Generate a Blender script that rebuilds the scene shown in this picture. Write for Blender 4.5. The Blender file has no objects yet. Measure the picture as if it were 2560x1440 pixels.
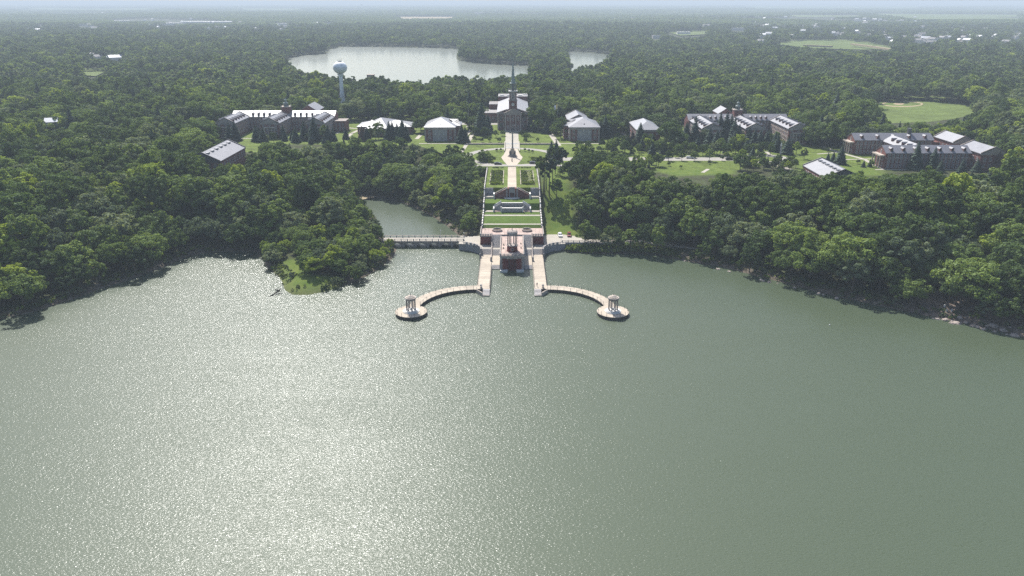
import bpy, math, random
import numpy as np
from mathutils import Vector, Matrix

# ------------------------------------------------------------------ scene, camera, sky, sun, exposure
sc = bpy.context.scene
COL = sc.collection
random.seed(7)
RS = np.random.RandomState(11)

CAM_H = 107.0
PITCH = math.radians(20.7)
FPX = 1900.0            # focal length in pixels of the 2560 px wide photograph
cam_d = bpy.data.cameras.new('camera')
cam = bpy.data.objects.new('camera', cam_d)
COL.objects.link(cam)
cam.location = (0, 0, CAM_H)
cam.rotation_euler = (math.radians(90) - PITCH, 0, 0)
cam_d.sensor_width = 36.0
cam_d.lens = 36.0 * FPX / 2560.0
cam_d.clip_start = 1.0
cam_d.clip_end = 60000.0
sc.camera = cam

SUN_EL = math.radians(50)
SUN_AZ = math.radians(-22)      # from +Y, negative = to the left of the view
world = bpy.data.worlds.new('World')
sc.world = world
world.use_nodes = True
wn = world.node_tree
for n in list(wn.nodes):
    wn.nodes.remove(n)
sky = wn.nodes.new('ShaderNodeTexSky')
sky.sky_type = 'NISHITA'
sky.sun_disc = False
sky.sun_elevation = SUN_EL
sky.sun_rotation = SUN_AZ
sky.altitude = 200
sky.air_density = 1.0
sky.dust_density = 2.4
sky.ozone_density = 1.0
bg = wn.nodes.new('ShaderNodeBackground')
bg.inputs['Strength'].default_value = 0.115
wo = wn.nodes.new('ShaderNodeOutputWorld')
wn.links.new(sky.outputs[0], bg.inputs['Color'])
wn.links.new(bg.outputs[0], wo.inputs['Surface'])

sun_d = bpy.data.lights.new('sun', 'SUN')
sun_d.energy = 4.9
sun_d.angle = math.radians(0.6)
sun_d.color = (1.0, 0.97, 0.93)
sun = bpy.data.objects.new('sun', sun_d)
COL.objects.link(sun)
sdir = Vector((math.sin(SUN_AZ) * math.cos(SUN_EL), math.cos(SUN_AZ) * math.cos(SUN_EL), math.sin(SUN_EL)))
sun.rotation_euler = sdir.to_track_quat('Z', 'Y').to_euler()
sun.location = (0, 0, 300)

sc.view_settings.view_transform = 'Standard'
sc.view_settings.look = 'None'
sc.view_settings.exposure = 0.85
sc.view_settings.gamma = 1.0
sc.view_settings.use_curve_mapping = False
sc.render.engine = 'CYCLES'
cy = sc.cycles
cy.use_denoising = False
cy.max_bounces = 5
cy.diffuse_bounces = 2
cy.glossy_bounces = 2
cy.transmission_bounces = 2
cy.volume_bounces = 0
cy.transparent_max_bounces = 4
cy.sample_clamp_indirect = 4.0

# ------------------------------------------------------------------ helpers: projection, meshes, tagging
CT, ST = math.cos(PITCH), math.sin(PITCH)

def P(px, py, z=18.0):
    """the world point at height z seen at pixel (px, py) of the 2560x1440 photograph"""
    a = px - 1280.0
    d = py - 720.0
    t = (CAM_H - z) / (FPX * ST + d * CT)
    return (a * t, (FPX * CT - d * ST) * t)

def PP(pts, z=18.0):
    return [P(a, b, z) for a, b in pts]

def project(X, Y, Z):
    """numpy: world -> pixel"""
    dz = Z - CAM_H
    dep = Y * CT - dz * ST
    up = Y * ST + dz * CT
    return 1280 + FPX * X / dep, 720 - FPX * up / dep, dep

def in_poly(x, y, poly):
    x = np.asarray(x, float); y = np.asarray(y, float)
    inside = np.zeros(x.shape, bool)
    n = len(poly)
    j = n - 1
    for i in range(n):
        xi, yi = poly[i]; xj, yj = poly[j]
        if yi != yj:
            c = ((yi > y) != (yj > y)) & (x < (xj - xi) * (y - yi) / (yj - yi) + xi)
            inside ^= c
        j = i
    return inside

def poly_dist(x, y, poly):
    x = np.asarray(x, float); y = np.asarray(y, float)
    best = np.full(x.shape, 1e18)
    n = len(poly)
    for i in range(n):
        ax, ay = poly[i]; bx, by = poly[(i + 1) % n]
        dx, dy = bx - ax, by - ay
        L = dx * dx + dy * dy + 1e-9
        t = np.clip(((x - ax) * dx + (y - ay) * dy) / L, 0, 1)
        d = (x - ax - t * dx) ** 2 + (y - ay - t * dy) ** 2
        best = np.minimum(best, d)
    return np.sqrt(best)

def sdf(x, y, poly):
    d = poly_dist(x, y, poly)
    return np.where(in_poly(x, y, poly), -d, d)

def tag(o, label=None, cat=None, group=None, kind=None):
    if label: o['label'] = label
    if cat: o['category'] = cat
    if group: o['group'] = group
    if kind: o['kind'] = kind
    return o

def thing(name, label, cat, loc=(0, 0, 0), rz=0.0, group=None):
    o = bpy.data.objects.new(name, None)
    o.empty_display_size = 0.5
    COL.objects.link(o)
    o.location = loc
    o.rotation_euler = (0, 0, rz)
    return tag(o, label, cat, group)

def copy_thing(root, loc, rz=None, label=None, scale=None):
    r = root.copy(); COL.objects.link(r)
    r.location = loc
    if rz is not None: r.rotation_euler = (0, 0, rz)
    if scale is not None: r.scale = scale
    if label: r['label'] = label
    def rec(src, dst):
        for ch in src.children:
            c = ch.copy(); COL.objects.link(c); c.parent = dst
            rec(ch, c)
    rec(root, r)
    return r

class MB:
    """collects faces and links them as ONE mesh object"""
    def __init__(s):
        s.v = []; s.f = []; s.m = []
    def face(s, pts, m=0):
        b = len(s.v); s.v += [tuple(p) for p in pts]
        s.f.append(tuple(range(b, b + len(pts)))); s.m.append(m)
    def box(s, x0, x1, y0, y1, z0, z1, m=0):
        if x0 > x1: x0, x1 = x1, x0
        if y0 > y1: y0, y1 = y1, y0
        b = len(s.v)
        s.v += [(x0, y0, z0), (x1, y0, z0), (x1, y1, z0), (x0, y1, z0), (x0, y0, z1), (x1, y0, z1), (x1, y1, z1), (x0, y1, z1)]
        for q in ((0, 3, 2, 1), (4, 5, 6, 7), (0, 1, 5, 4), (1, 2, 6, 5), (2, 3, 7, 6), (3, 0, 4, 7)):
            s.f.append(tuple(b + i for i in q)); s.m.append(m)
        return s
    def prism(s, pts, z0, z1, m=0):
        """vertical prism over a ccw 2-D outline; z1 may be a list"""
        n = len(pts); b = len(s.v)
        top = z1 if isinstance(z1, (list, tuple)) else [z1] * n
        bot = z0 if isinstance(z0, (list, tuple)) else [z0] * n
        s.v += [(p[0], p[1], bot[i]) for i, p in enumerate(pts)]
        s.v += [(p[0], p[1], top[i]) for i, p in enumerate(pts)]
        s.f.append(tuple(b + i for i in reversed(range(n)))); s.m.append(m)
        s.f.append(tuple(b + n + i for i in range(n))); s.m.append(m)
        for i in range(n):
            j = (i + 1) % n
            s.f.append((b + i, b + j, b + n + j, b + n + i)); s.m.append(m)
        return s
    def beam(s, a, c, w, z0, z1, m=0):
        """box of width w along the 2-D line a-c"""
        dx, dy = c[0] - a[0], c[1] - a[1]
        L = math.hypot(dx, dy) or 1e-6
        nx, ny = -dy / L * w / 2, dx / L * w / 2
        za = z0 if isinstance(z0, tuple) else (z0, z0)
        zb = z1 if isinstance(z1, tuple) else (z1, z1)
        return s.prism([(a[0] - nx, a[1] - ny), (c[0] - nx, c[1] - ny), (c[0] + nx, c[1] + ny), (a[0] + nx, a[1] + ny)],
                       [za[0], za[1], za[1], za[0]], [zb[0], zb[1], zb[1], zb[0]], m)
    def lathe(s, prof, n=16, cx=0, cy=0, m=0, cap=True):
        b = len(s.v)
        for r, z in prof:
            for k in range(n):
                t = 2 * math.pi * k / n
                s.v.append((cx + r * math.cos(t), cy + r * math.sin(t), z))
        for i in range(len(prof) - 1):
            for k in range(n):
                k2 = (k + 1) % n
                s.f.append((b + i * n + k, b + i * n + k2, b + (i + 1) * n + k2, b + (i + 1) * n + k)); s.m.append(m)
        if cap:
            s.f.append(tuple(b + k for k in reversed(range(n)))); s.m.append(m)
            t = b + (len(prof) - 1) * n
            s.f.append(tuple(t + k for k in range(n))); s.m.append(m)
        return s
    def tube(s, p, q, r0, r1, n=6, m=0):
        p = Vector(p); q = Vector(q); d = (q - p)
        if d.length < 1e-6: return s
        d.normalize()
        u = d.orthogonal().normalized(); w = d.cross(u)
        b = len(s.v)
        for c, r in ((p, r0), (q, r1)):
            for k in range(n):
                t = 2 * math.pi * k / n
                s.v.append(tuple(c + (u * math.cos(t) + w * math.sin(t)) * r))
        for k in range(n):
            k2 = (k + 1) % n
            s.f.append((b + k, b + k2, b + n + k2, b + n + k)); s.m.append(m)
        s.f.append(tuple(b + k for k in reversed(range(n)))); s.m.append(m)
        s.f.append(tuple(b + n + k for k in range(n))); s.m.append(m)
        return s
    def mesh(s, name, mats):
        me = bpy.data.meshes.new(name)
        me.from_pydata(s.v, [], s.f)
        for mt in (mats if isinstance(mats, (list, tuple)) else [mats]):
            me.materials.append(mt)
        if any(s.m):
            me.polygons.foreach_set('material_index', s.m)
        me.update()
        return me
    def build(s, name, mats, parent=None, loc=None):
        return link_mesh(name, s.mesh(name, mats), parent, loc)

def link_mesh(name, me, parent=None, loc=None, rz=None, scale=None):
    o = bpy.data.objects.new(name, me)
    COL.objects.link(o)
    if parent is not None: o.parent = parent
    if loc is not None: o.location = loc
    if rz is not None: o.rotation_euler = (0, 0, rz)
    if scale is not None: o.scale = scale
    return o

# ------------------------------------------------------------------ materials
MATS = {}
def mat(name, col, rough=0.8, spec=0.3, var=0.0, vscale=0.3, col2=None, bump=0.0, bscale=2.0, metal=0.0, fine=0.0, fscale=3.0):
    m = bpy.data.materials.new(name); m.use_nodes = True
    nt = m.node_tree; bs = nt.nodes['Principled BSDF']
    bs.inputs['Roughness'].default_value = rough
    bs.inputs['Specular IOR Level'].default_value = spec
    bs.inputs['Metallic'].default_value = metal
    geo = nt.nodes.new('ShaderNodeNewGeometry')
    base = (*col, 1)
    bs.inputs['Base Color'].default_value = base
    if var > 0 or col2 is not None:
        nz = nt.nodes.new('ShaderNodeTexNoise')
        nz.inputs['Scale'].default_value = vscale
        nz.inputs['Detail'].default_value = 5
        nz.inputs['Roughness'].default_value = 0.65
        nt.links.new(geo.outputs['Position'], nz.inputs['Vector'])
        rmp = nt.nodes.new('ShaderNodeValToRGB')
        rmp.color_ramp.elements[0].position = 0.32
        rmp.color_ramp.elements[1].position = 0.68
        c2 = col2 if col2 is not None else tuple(min(1, c * (1 + var)) for c in col)
        c1 = col if col2 is not None else tuple(c * (1 - var) for c in col)
        rmp.color_ramp.elements[0].color = (*c1, 1)
        rmp.color_ramp.elements[1].color = (*c2, 1)
        nt.links.new(nz.outputs['Fac'], rmp.inputs['Fac'])
        out = rmp.outputs['Color']
        if fine > 0:
            n2 = nt.nodes.new('ShaderNodeTexNoise')
            n2.inputs['Scale'].default_value = fscale
            n2.inputs['Detail'].default_value = 3
            nt.links.new(geo.outputs['Position'], n2.inputs['Vector'])
            mr = nt.nodes.new('ShaderNodeMapRange')
            mr.inputs['From Min'].default_value = 0.3; mr.inputs['From Max'].default_value = 0.7
            mr.inputs['To Min'].default_value = 1 - fine; mr.inputs['To Max'].default_value = 1 + fine
            nt.links.new(n2.outputs['Fac'], mr.inputs['Value'])
            mx = nt.nodes.new('ShaderNodeVectorMath'); mx.operation = 'SCALE'
            nt.links.new(out, mx.inputs[0]); nt.links.new(mr.outputs['Result'], mx.inputs['Scale'])
            out = mx.outputs['Vector']
        nt.links.new(out, bs.inputs['Base Color'])
    if bump > 0:
        nb = nt.nodes.new('ShaderNodeTexNoise'); nb.inputs['Scale'].default_value = bscale; nb.inputs['Detail'].default_value = 4
        nt.links.new(geo.outputs['Position'], nb.inputs['Vector'])
        bp = nt.nodes.new('ShaderNodeBump'); bp.inputs['Distance'].default_value = bump
        nt.links.new(nb.outputs['Fac'], bp.inputs['Height'])
        nt.links.new(bp.outputs['Normal'], bs.inputs['Normal'])
    MATS[name] = m
    return m

M_stone = mat('limestone', (0.36, 0.31, 0.26), 0.85, 0.2, 0.18, 0.5, fine=0.1)
M_stoned = mat('weathered_stone', (0.26, 0.225, 0.20), 0.9, 0.2, 0.25, 0.6, fine=0.15)
M_stoneg = mat('grey_carved_stone', (0.25, 0.24, 0.235), 0.9, 0.2, 0.3, 0.8, fine=0.2)
M_white = mat('white_paint', (0.50, 0.49, 0.46), 0.6, 0.3, 0.08, 1.0)
M_conc = mat('pale_concrete', (0.365, 0.315, 0.25), 0.9, 0.2, 0.10, 0.25, fine=0.07, fscale=1.2)
M_step = mat('grey_stone_steps', (0.345, 0.325, 0.31), 0.9, 0.2, 0.12, 0.4, fine=0.1)
M_walk = mat('pale_walkway', (0.31, 0.285, 0.24), 0.9, 0.2, 0.10, 0.2, fine=0.08)
M_road = mat('pale_road_concrete', (0.25, 0.235, 0.21), 0.9, 0.2, 0.14, 0.15, fine=0.1)
M_pink = mat('pink_paving', (0.365, 0.28, 0.24), 0.9, 0.2, 0.12, 0.4, fine=0.12)
M_brick = mat('dark_red_brick', (0.13, 0.036, 0.032), 0.9, 0.15, 0.25, 0.5, fine=0.25, fscale=4)
M_brickd = mat('brown_red_brick', (0.155, 0.068, 0.058), 0.9, 0.15, 0.25, 0.4, fine=0.25, fscale=4)
M_dark = mat('dark_wet_pier_wall', (0.05, 0.042, 0.036), 0.7, 0.3, 0.4, 0.5, fine=0.3)
M_roofw = mat('pale_slate_roof', (0.17, 0.17, 0.18), 0.42, 0.45, 0.14, 0.25, fine=0.10, fscale=1.6)
M_roofg = mat('grey_slate_roof', (0.115, 0.115, 0.13), 0.5, 0.5, 0.12, 0.3, fine=0.1, fscale=2)
M_roofl = mat('light_metal_roof', (0.175, 0.175, 0.185), 0.5, 0.4, 0.10, 0.2, fine=0.08, fscale=1.2)
M_glass = mat('dark_window_glass', (0.03, 0.032, 0.036), 0.15, 0.5)
M_frame = mat('white_window_frame', (0.52, 0.51, 0.50), 0.6, 0.3)
M_metal = mat('dark_metal', (0.06, 0.06, 0.065), 0.5, 0.5)
M_copper = mat('grey_green_copper', (0.20, 0.235, 0.215), 0.7, 0.3, 0.25, 0.8)
M_bark = mat('tree_bark', (0.075, 0.06, 0.048), 0.95, 0.1, 0.3, 1.5)
M_lawn = mat('mown_lawn', (0.082, 0.112, 0.020), 0.95, 0.1, 0.34, 0.11, fine=0.25, fscale=0.7)
M_lawnd = mat('terrace_grass', (0.066, 0.104, 0.018), 0.95, 0.1, 0.18, 0.15, fine=0.22, fscale=1.5)
M_field = mat('sports_field_grass', (0.088, 0.118, 0.030), 0.95, 0.1, 0.25, 0.035, fine=0.18, fscale=0.25)
M_sand = mat('infield_sand', (0.27, 0.22, 0.14), 0.95, 0.1, 0.12, 0.2)
M_soil = mat('bare_soil', (0.11, 0.08, 0.06), 0.95, 0.1, 0.4, 0.3, fine=0.35, fscale=2)
M_rock = mat('shore_rock', (0.26, 0.22, 0.19), 0.9, 0.2, 0.35, 1.2, bump=0.1)
M_drift = mat('driftwood', (0.035, 0.028, 0.023), 0.9, 0.2)
M_carw = mat('white_car_paint', (0.72, 0.72, 0.72), 0.3, 0.5)
M_carr = mat('dark_red_car_paint', (0.16, 0.025, 0.02), 0.3, 0.5)
M_cark = mat('black_car_paint', (0.02, 0.02, 0.024), 0.3, 0.5)
M_tyre = mat('tyre_rubber', (0.02, 0.02, 0.02), 0.9, 0.2)
M_tank = mat('streaked_white_tank_paint', (0.80, 0.82, 0.83), 0.6, 0.3, 0.0, 0.5, col2=(0.50, 0.52, 0.53))
M_yell = mat('yellow_flag_cloth', (0.65, 0.50, 0.18), 0.8, 0.1)
M_ww = mat('white_flag_cloth', (0.7, 0.7, 0.7), 0.8, 0.1)
M_skin = mat('skin', (0.42, 0.26, 0.19), 0.7, 0.3)
M_cloth = mat('dark_clothing', (0.05, 0.05, 0.07), 0.9, 0.1)
M_hsroof = mat('house_roof_grey', (0.20, 0.19, 0.185), 0.8, 0.3, 0.3, 0.02)
M_hswall = mat('house_wall_pale', (0.55, 0.52, 0.47), 0.8, 0.2, 0.15, 0.02)
M_shed = mat('white_shed_roof', (0.5, 0.5, 0.51), 0.6, 0.4)
M_redst = mat('red_roof', (0.35, 0.05, 0.04), 0.7, 0.3)

def per_piece(m, lo, hi):
    """each slab of a paving has its own slight shade"""
    nt = m.node_tree; bs = nt.nodes['Principled BSDF']; src = bs.inputs['Base Color'].links[0].from_socket
    g = nt.nodes.new('ShaderNodeNewGeometry'); r = nt.nodes.new('ShaderNodeMapRange')
    r.inputs['To Min'].default_value = lo; r.inputs['To Max'].default_value = hi
    nt.links.new(g.outputs['Random Per Island'], r.inputs['Value'])
    v = nt.nodes.new('ShaderNodeVectorMath'); v.operation = 'SCALE'
    nt.links.new(src, v.inputs[0]); nt.links.new(r.outputs['Result'], v.inputs['Scale']); nt.links.new(v.outputs['Vector'], bs.inputs['Base Color'])
per_piece(M_conc, 0.86, 1.06); per_piece(M_pink, 0.84, 1.10)

def foliage_mat(name, c_dark, c_light, trans=0.36, vscale=0.05):
    c_dark = tuple(c * 1.6 for c in c_dark); c_light = tuple(c * 1.5 for c in c_light)
    m = bpy.data.materials.new(name); m.use_nodes = True
    nt = m.node_tree
    for n in list(nt.nodes): nt.nodes.remove(n)
    out = nt.nodes.new('ShaderNodeOutputMaterial')
    geo = nt.nodes.new('ShaderNodeNewGeometry')
    oi = nt.nodes.new('ShaderNodeObjectInfo')
    nz = nt.nodes.new('ShaderNodeTexNoise'); nz.inputs['Scale'].default_value = 0.55; nz.inputs['Detail'].default_value = 3
    nt.links.new(geo.outputs['Position'], nz.inputs['Vector'])
    a = nt.nodes.new('ShaderNodeMath'); a.operation = 'MULTIPLY_ADD'
    nt.links.new(oi.outputs['Random'], a.inputs[0]); a.inputs[1].default_value = 0.85
    b = nt.nodes.new('ShaderNodeMath'); b.operation = 'MULTIPLY_ADD'
    nt.links.new(nz.outputs['Fac'], b.inputs[0]); b.inputs[1].default_value = 0.9; b.inputs[2].default_value = -0.30
    nt.links.new(b.outputs[0], a.inputs[2])
    rmp = nt.nodes.new('ShaderNodeValToRGB')
    rmp.color_ramp.elements[0].position = 0.1; rmp.color_ramp.elements[1].position = 0.9
    rmp.color_ramp.elements[0].color = (*c_dark, 1); rmp.color_ramp.elements[1].color = (*c_light, 1)
    nt.links.new(a.outputs[0], rmp.inputs['Fac'])
    df = nt.nodes.new('ShaderNodeBsdfDiffuse'); tr = nt.nodes.new('ShaderNodeBsdfTranslucent')
    gl = nt.nodes.new('ShaderNodeBsdfGlossy'); gl.inputs['Roughness'].default_value = 0.55
    gl.inputs['Color'].default_value = (0.6, 0.65, 0.7, 1)
    nt.links.new(rmp.outputs['Color'], df.inputs['Color'])
    hs = nt.nodes.new('ShaderNodeVectorMath'); hs.operation = 'MULTIPLY'
    hs.inputs[1].default_value = (1.3, 1.25, 0.65)
    nt.links.new(rmp.outputs['Color'], hs.inputs[0]); nt.links.new(hs.outputs['Vector'], tr.inputs['Color'])
    mx = nt.nodes.new('ShaderNodeMixShader'); mx.inputs[0].default_value = trans
    nt.links.new(df.outputs[0], mx.inputs[1]); nt.links.new(tr.outputs[0], mx.inputs[2])
    m2 = nt.nodes.new('ShaderNodeMixShader'); m2.inputs[0].default_value = 0.012
    nt.links.new(mx.outputs[0], m2.inputs[1]); nt.links.new(gl.outputs[0], m2.inputs[2])
    nt.links.new(m2.outputs[0], out.inputs['Surface'])
    return m

F_dark = foliage_mat('foliage_dark_green', (0.016, 0.031, 0.011), (0.058, 0.086, 0.022))
F_mid = foliage_mat('foliage_mid_green', (0.038, 0.063, 0.018), (0.104, 0.142, 0.034))
F_bright = foliage_mat('foliage_yellow_green', (0.100, 0.140, 0.018), (0.165, 0.205, 0.026), 0.35)
F_grey = foliage_mat('foliage_grey_green', (0.045, 0.064, 0.034), (0.115, 0.138, 0.070))
F_needle = foliage_mat('needles_blue_black', (0.014, 0.026, 0.018), (0.032, 0.048, 0.030), 0.12)
F_russet = foliage_mat('needles_russet', (0.055, 0.038, 0.028), (0.085, 0.058, 0.040), 0.15)
F_shrub = foliage_mat('shrub_leaves', (0.045, 0.065, 0.022), (0.10, 0.125, 0.035))

# ------------------------------------------------------------------ terrain
LAKE = [(-184, 251), (-176, 258), (-169, 270), (-163, 283), (-156, 294), (-149, 310), (-146, 322), (-138, 329), (-126, 331), (-117, 330), (-112, 322),
        (-107, 312), (-101, 302), (-97, 297), (-93, 289), (-90, 281), (-86, 276), (-80, 275), (-72, 280), (-66, 287), (-61, 295), (-57, 306), (-53, 320),
        (-53, 334), (-60, 345), (-66, 368), (-71, 386), (-80, 408), (-93, 428), (-94, 436), (-86, 436), (-76, 430), (-64, 422), (-50, 404), (-42, 390),
        (-34, 374), (-27, 358), (-22, 345), (-22, 336), (22, 336), (25, 329), (40, 327), (62, 327), (70, 321), (80, 314), (89, 310), (98, 301), (107, 292),
        (116, 283), (126, 273), (138, 264), (150, 255), (160, 248), (174, 236), (215, 205), (262, 150), (330, 0), (300, -250), (0, -350), (-300, -250),
        (-350, -50), (-330, 120), (-260, 215)]
FARLAKE = PP([(735, 143), (760, 139), (818, 134), (822, 123), (860, 117), (930, 117), (1000, 118), (1080, 120), (1148, 122), (1141, 140), (1142, 150), (1180, 157), (1240, 161), (1300, 164),
           (1322, 163), (1326, 200), (1428, 202), (1426, 150), (1422, 139), (1419, 128), (1470, 131), (1524, 136), (1530, 150), (1500, 185), (1420, 205),
           (1330, 218), (1150, 225), (1000, 228), (900, 228), (780, 220), (735, 190), (700, 160)], 15)
ZP = 18.0
def sstep(a, b, x):
    t = np.clip((x - a) / (b - a), 0, 1)
    return t * t * (3 - 2 * t)

def height(x, y):
    x = np.asarray(x, float); y = np.asarray(y, float)
    s = sdf(x, y, LAKE)
    h = np.where(s < 0, np.maximum(-2.5, s * 0.5), np.minimum(s * 0.45, 1.3))
    h = h + 1.7 * sstep(4, 10, s) + 15.0 * sstep(10, 66, s)
    # building pads on the plateau edge
    for (cx, cy2, r) in ((-166, 425, 34), (164, 385, 34), (238, 445, 60), (235, 390, 30)):
        d = np.hypot(x - cx, y - cy2)
        h = h + (ZP - h) * (1 - sstep(r * 0.8, r * 1.3, d)) * (s > 5)
    # the terraced gardens: keep the natural ground under them
    m = (np.abs(x) < 12.5) & (y > 325) & (y < 452)
    prof = np.interp(y, [325, 343, 346, 358, 364, 377, 379, 452], [0.5, 5.5, 6.5, 8, 8.5, 11.5, 16.5, 16.8])
    h = np.where(m, np.minimum(h, prof), h)
    m2 = (np.abs(x) < 24) & (y > 336) & (y < 345)
    h = np.where(m2, np.minimum(h, 2.6), h)
    # far country: gentle swells, far lake basin
    far = np.hypot(x, y)
    sw = (np.sin(x * 0.0031 + 1.3) * np.cos(y * 0.0023) + 0.6 * np.sin(x * 0.0011 - y * 0.0017))
    h = h + sw * 4.0 * sstep(760, 1500, far) * (y > 0)
    near = (y > 700) & (y < 2000) & (np.abs(x) < 600)
    if near.any():
        s2 = np.full(x.shape, 500.0)
        s2[near] = sdf(x[near], y[near], FARLAKE)
        hb = np.where(s2 < 0, np.maximum(13.0, 15.0 + s2 * 0.3), np.minimum(15.0 + s2 * 0.3, 16.2))
        t = sstep(2, 60, s2)
        h = hb * (1 - t) + h * t
    return h

def ground_at(px, py):
    z = ZP
    for _ in range(12):
        X, Y = P(px, py, z)
        z = 0.5 * z + 0.5 * float(height(np.array([X]), np.array([Y]))[0])
    return P(px, py, z) + (z,)

RLAWN = PP([(1352, 470), (1360, 500), (1364, 576), (1374, 583), (1432, 583), (1446, 560), (1436, 530), (1422, 500), (1428, 460), (1412, 420), (1385, 415), (1350, 430)], 9)
PLAWN = [(-102, 308), (-97, 292), (-92, 281), (-87, 275), (-79, 274), (-66, 282), (-69, 288), (-81, 290), (-85, 297), (-88, 308), (-98, 312)]
SOILS = [PP([(2265, 745), (2330, 735), (2420, 745), (2500, 790), (2520, 830), (2400, 812), (2300, 790), (2240, 775)], 2.0),
         PP([(2480, 760), (2600, 760), (2620, 840), (2540, 840)], 2.5),
         PP([(1870, 590), (1910, 590), (1910, 608), (1870, 608)], 6.0),
         PP([(2120, 340), (2170, 320), (2110, 325), (2100, 332)], 18.0)]

def make_ground():
    def axis(dense, step, lim, k):
        a = list(np.arange(-dense, dense + 0.01, step))
        s = step; x = dense; right = []
        while x < lim:
            s *= k; x += s; right.append(x)
        return a, right
    a, r = axis(140, 3.2, 33000, 1.07)
    xs = np.array([-v for v in reversed(r)] + a + r)
    ys = list(np.arange(225, 480, 3.0))
    s = 3.0; y = ys[-1]
    while y < 40000:
        s *= 1.035; y += s; ys.append(y)
    s = 3.0; y = 225; lo = []
    while y > -3000:
        s *= 1.12; y -= s; lo.append(y)
    ys = np.array(list(reversed(lo)) + ys)
    X, Y = np.meshgrid(xs, ys)
    Z = height(X.ravel(), Y.ravel())
    nx, ny = len(xs), len(ys)
    me = bpy.data.meshes.new('ground')
    co = np.stack([X.ravel(), Y.ravel(), Z], 1)
    idx = np.arange(nx * ny).reshape(ny, nx)
    q = np.stack([idx[:-1, :-1], idx[:-1, 1:], idx[1:, 1:], idx[1:, :-1]], -1).reshape(-1, 4)
    me.vertices.add(len(co)); me.vertices.foreach_set('co', co.ravel().astype(np.float32))
    me.loops.add(q.size); me.loops.foreach_set('vertex_index', q.ravel().astype(np.int32))
    me.polygons.add(len(q)); me.polygons.foreach_set('loop_start', (np.arange(len(q)) * 4).astype(np.int32))
    me.update(calc_edges=True)
    me.polygons.foreach_set('use_smooth', np.ones(len(q), bool))
    xf, yf = X.ravel(), Y.ravel()
    def soft(poly, w):
        return 1 - np.clip((sdf(xf, yf, poly) + w / 2) / w, 0, 1)
    lawn = np.maximum(np.maximum(soft(RLAWN, 4), soft(PLAWN, 3)), np.maximum(soft(PP([(1628, 400), (1860, 400), (1835, 436), (1690, 440), (1635, 428)]), 4), soft(PP([(1980, 400), (2210, 395), (2210, 440), (2000, 440)]), 6)))
    soil = np.zeros(len(xf))
    for sp in SOILS: soil = np.maximum(soil, soft(sp, 6))
    s = sdf(xf, yf, LAKE)
    soil = np.maximum(soil, 0.75 * ((s > -3) & (s < 4.5)))
    soil = soil * (1 - 0.8 * soft(PLAWN, 8))
    col = np.stack([lawn, soil, np.zeros(len(xf)), np.ones(len(xf))], 1).astype(np.float32)
    at = me.color_attributes.new('cover', 'FLOAT_COLOR', 'POINT')
    at.data.foreach_set('color', col.ravel())
    m = bpy.data.materials.new('woodland_ground'); m.use_nodes = True
    nt = m.node_tree; bs = nt.nodes['Principled BSDF']; bs.inputs['Roughness'].default_value = 1.0
    bs.inputs['Specular IOR Level'].default_value = 0.1
    geo = nt.nodes.new('ShaderNodeNewGeometry')
    def noise(scale, det=5):
        n = nt.nodes.new('ShaderNodeTexNoise'); n.inputs['Scale'].default_value = scale; n.inputs['Detail'].default_value = det
        nt.links.new(geo.outputs['Position'], n.inputs['Vector']); return n
    def ramp(src, c1, c2, p1=0.35, p2=0.65):
        r_ = nt.nodes.new('ShaderNodeValToRGB'); r_.color_ramp.elements[0].position = p1; r_.color_ramp.elements[1].position = p2
        r_.color_ramp.elements[0].color = (*c1, 1); r_.color_ramp.elements[1].color = (*c2, 1)
        nt.links.new(src, r_.inputs['Fac']); return r_
    f1 = ramp(noise(0.25).outputs['Fac'], (0.030, 0.030, 0.016), (0.050, 0.062, 0.024))
    gl = ramp(noise(0.22).outputs['Fac'], (0.062, 0.098, 0.016), (0.098, 0.128, 0.024))
    so = ramp(noise(0.8).outputs['Fac'], (0.060, 0.048, 0.036), (0.17, 0.135, 0.11))
    va = nt.nodes.new('ShaderNodeVertexColor'); va.layer_name = 'cover'
    sp = nt.nodes.new('ShaderNodeSeparateColor'); nt.links.new(va.outputs['Color'], sp.inputs[0])
    def mix(fac, a_, b_):
        x = nt.nodes.new('ShaderNodeMix'); x.data_type = 'RGBA'
        nt.links.new(fac, x.inputs[0]); nt.links.new(a_, x.inputs[6]); nt.links.new(b_, x.inputs[7]); return x.outputs[2]
    c = mix(sp.outputs[0], f1.outputs['Color'], gl.outputs['Color'])
    c = mix(sp.outputs[1], c, so.outputs['Color'])
    nt.links.new(c, bs.inputs['Base Color'])
    me.materials.append(m)
    o = link_mesh('ground', me)
    tag(o, kind='structure')
make_ground()

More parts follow.
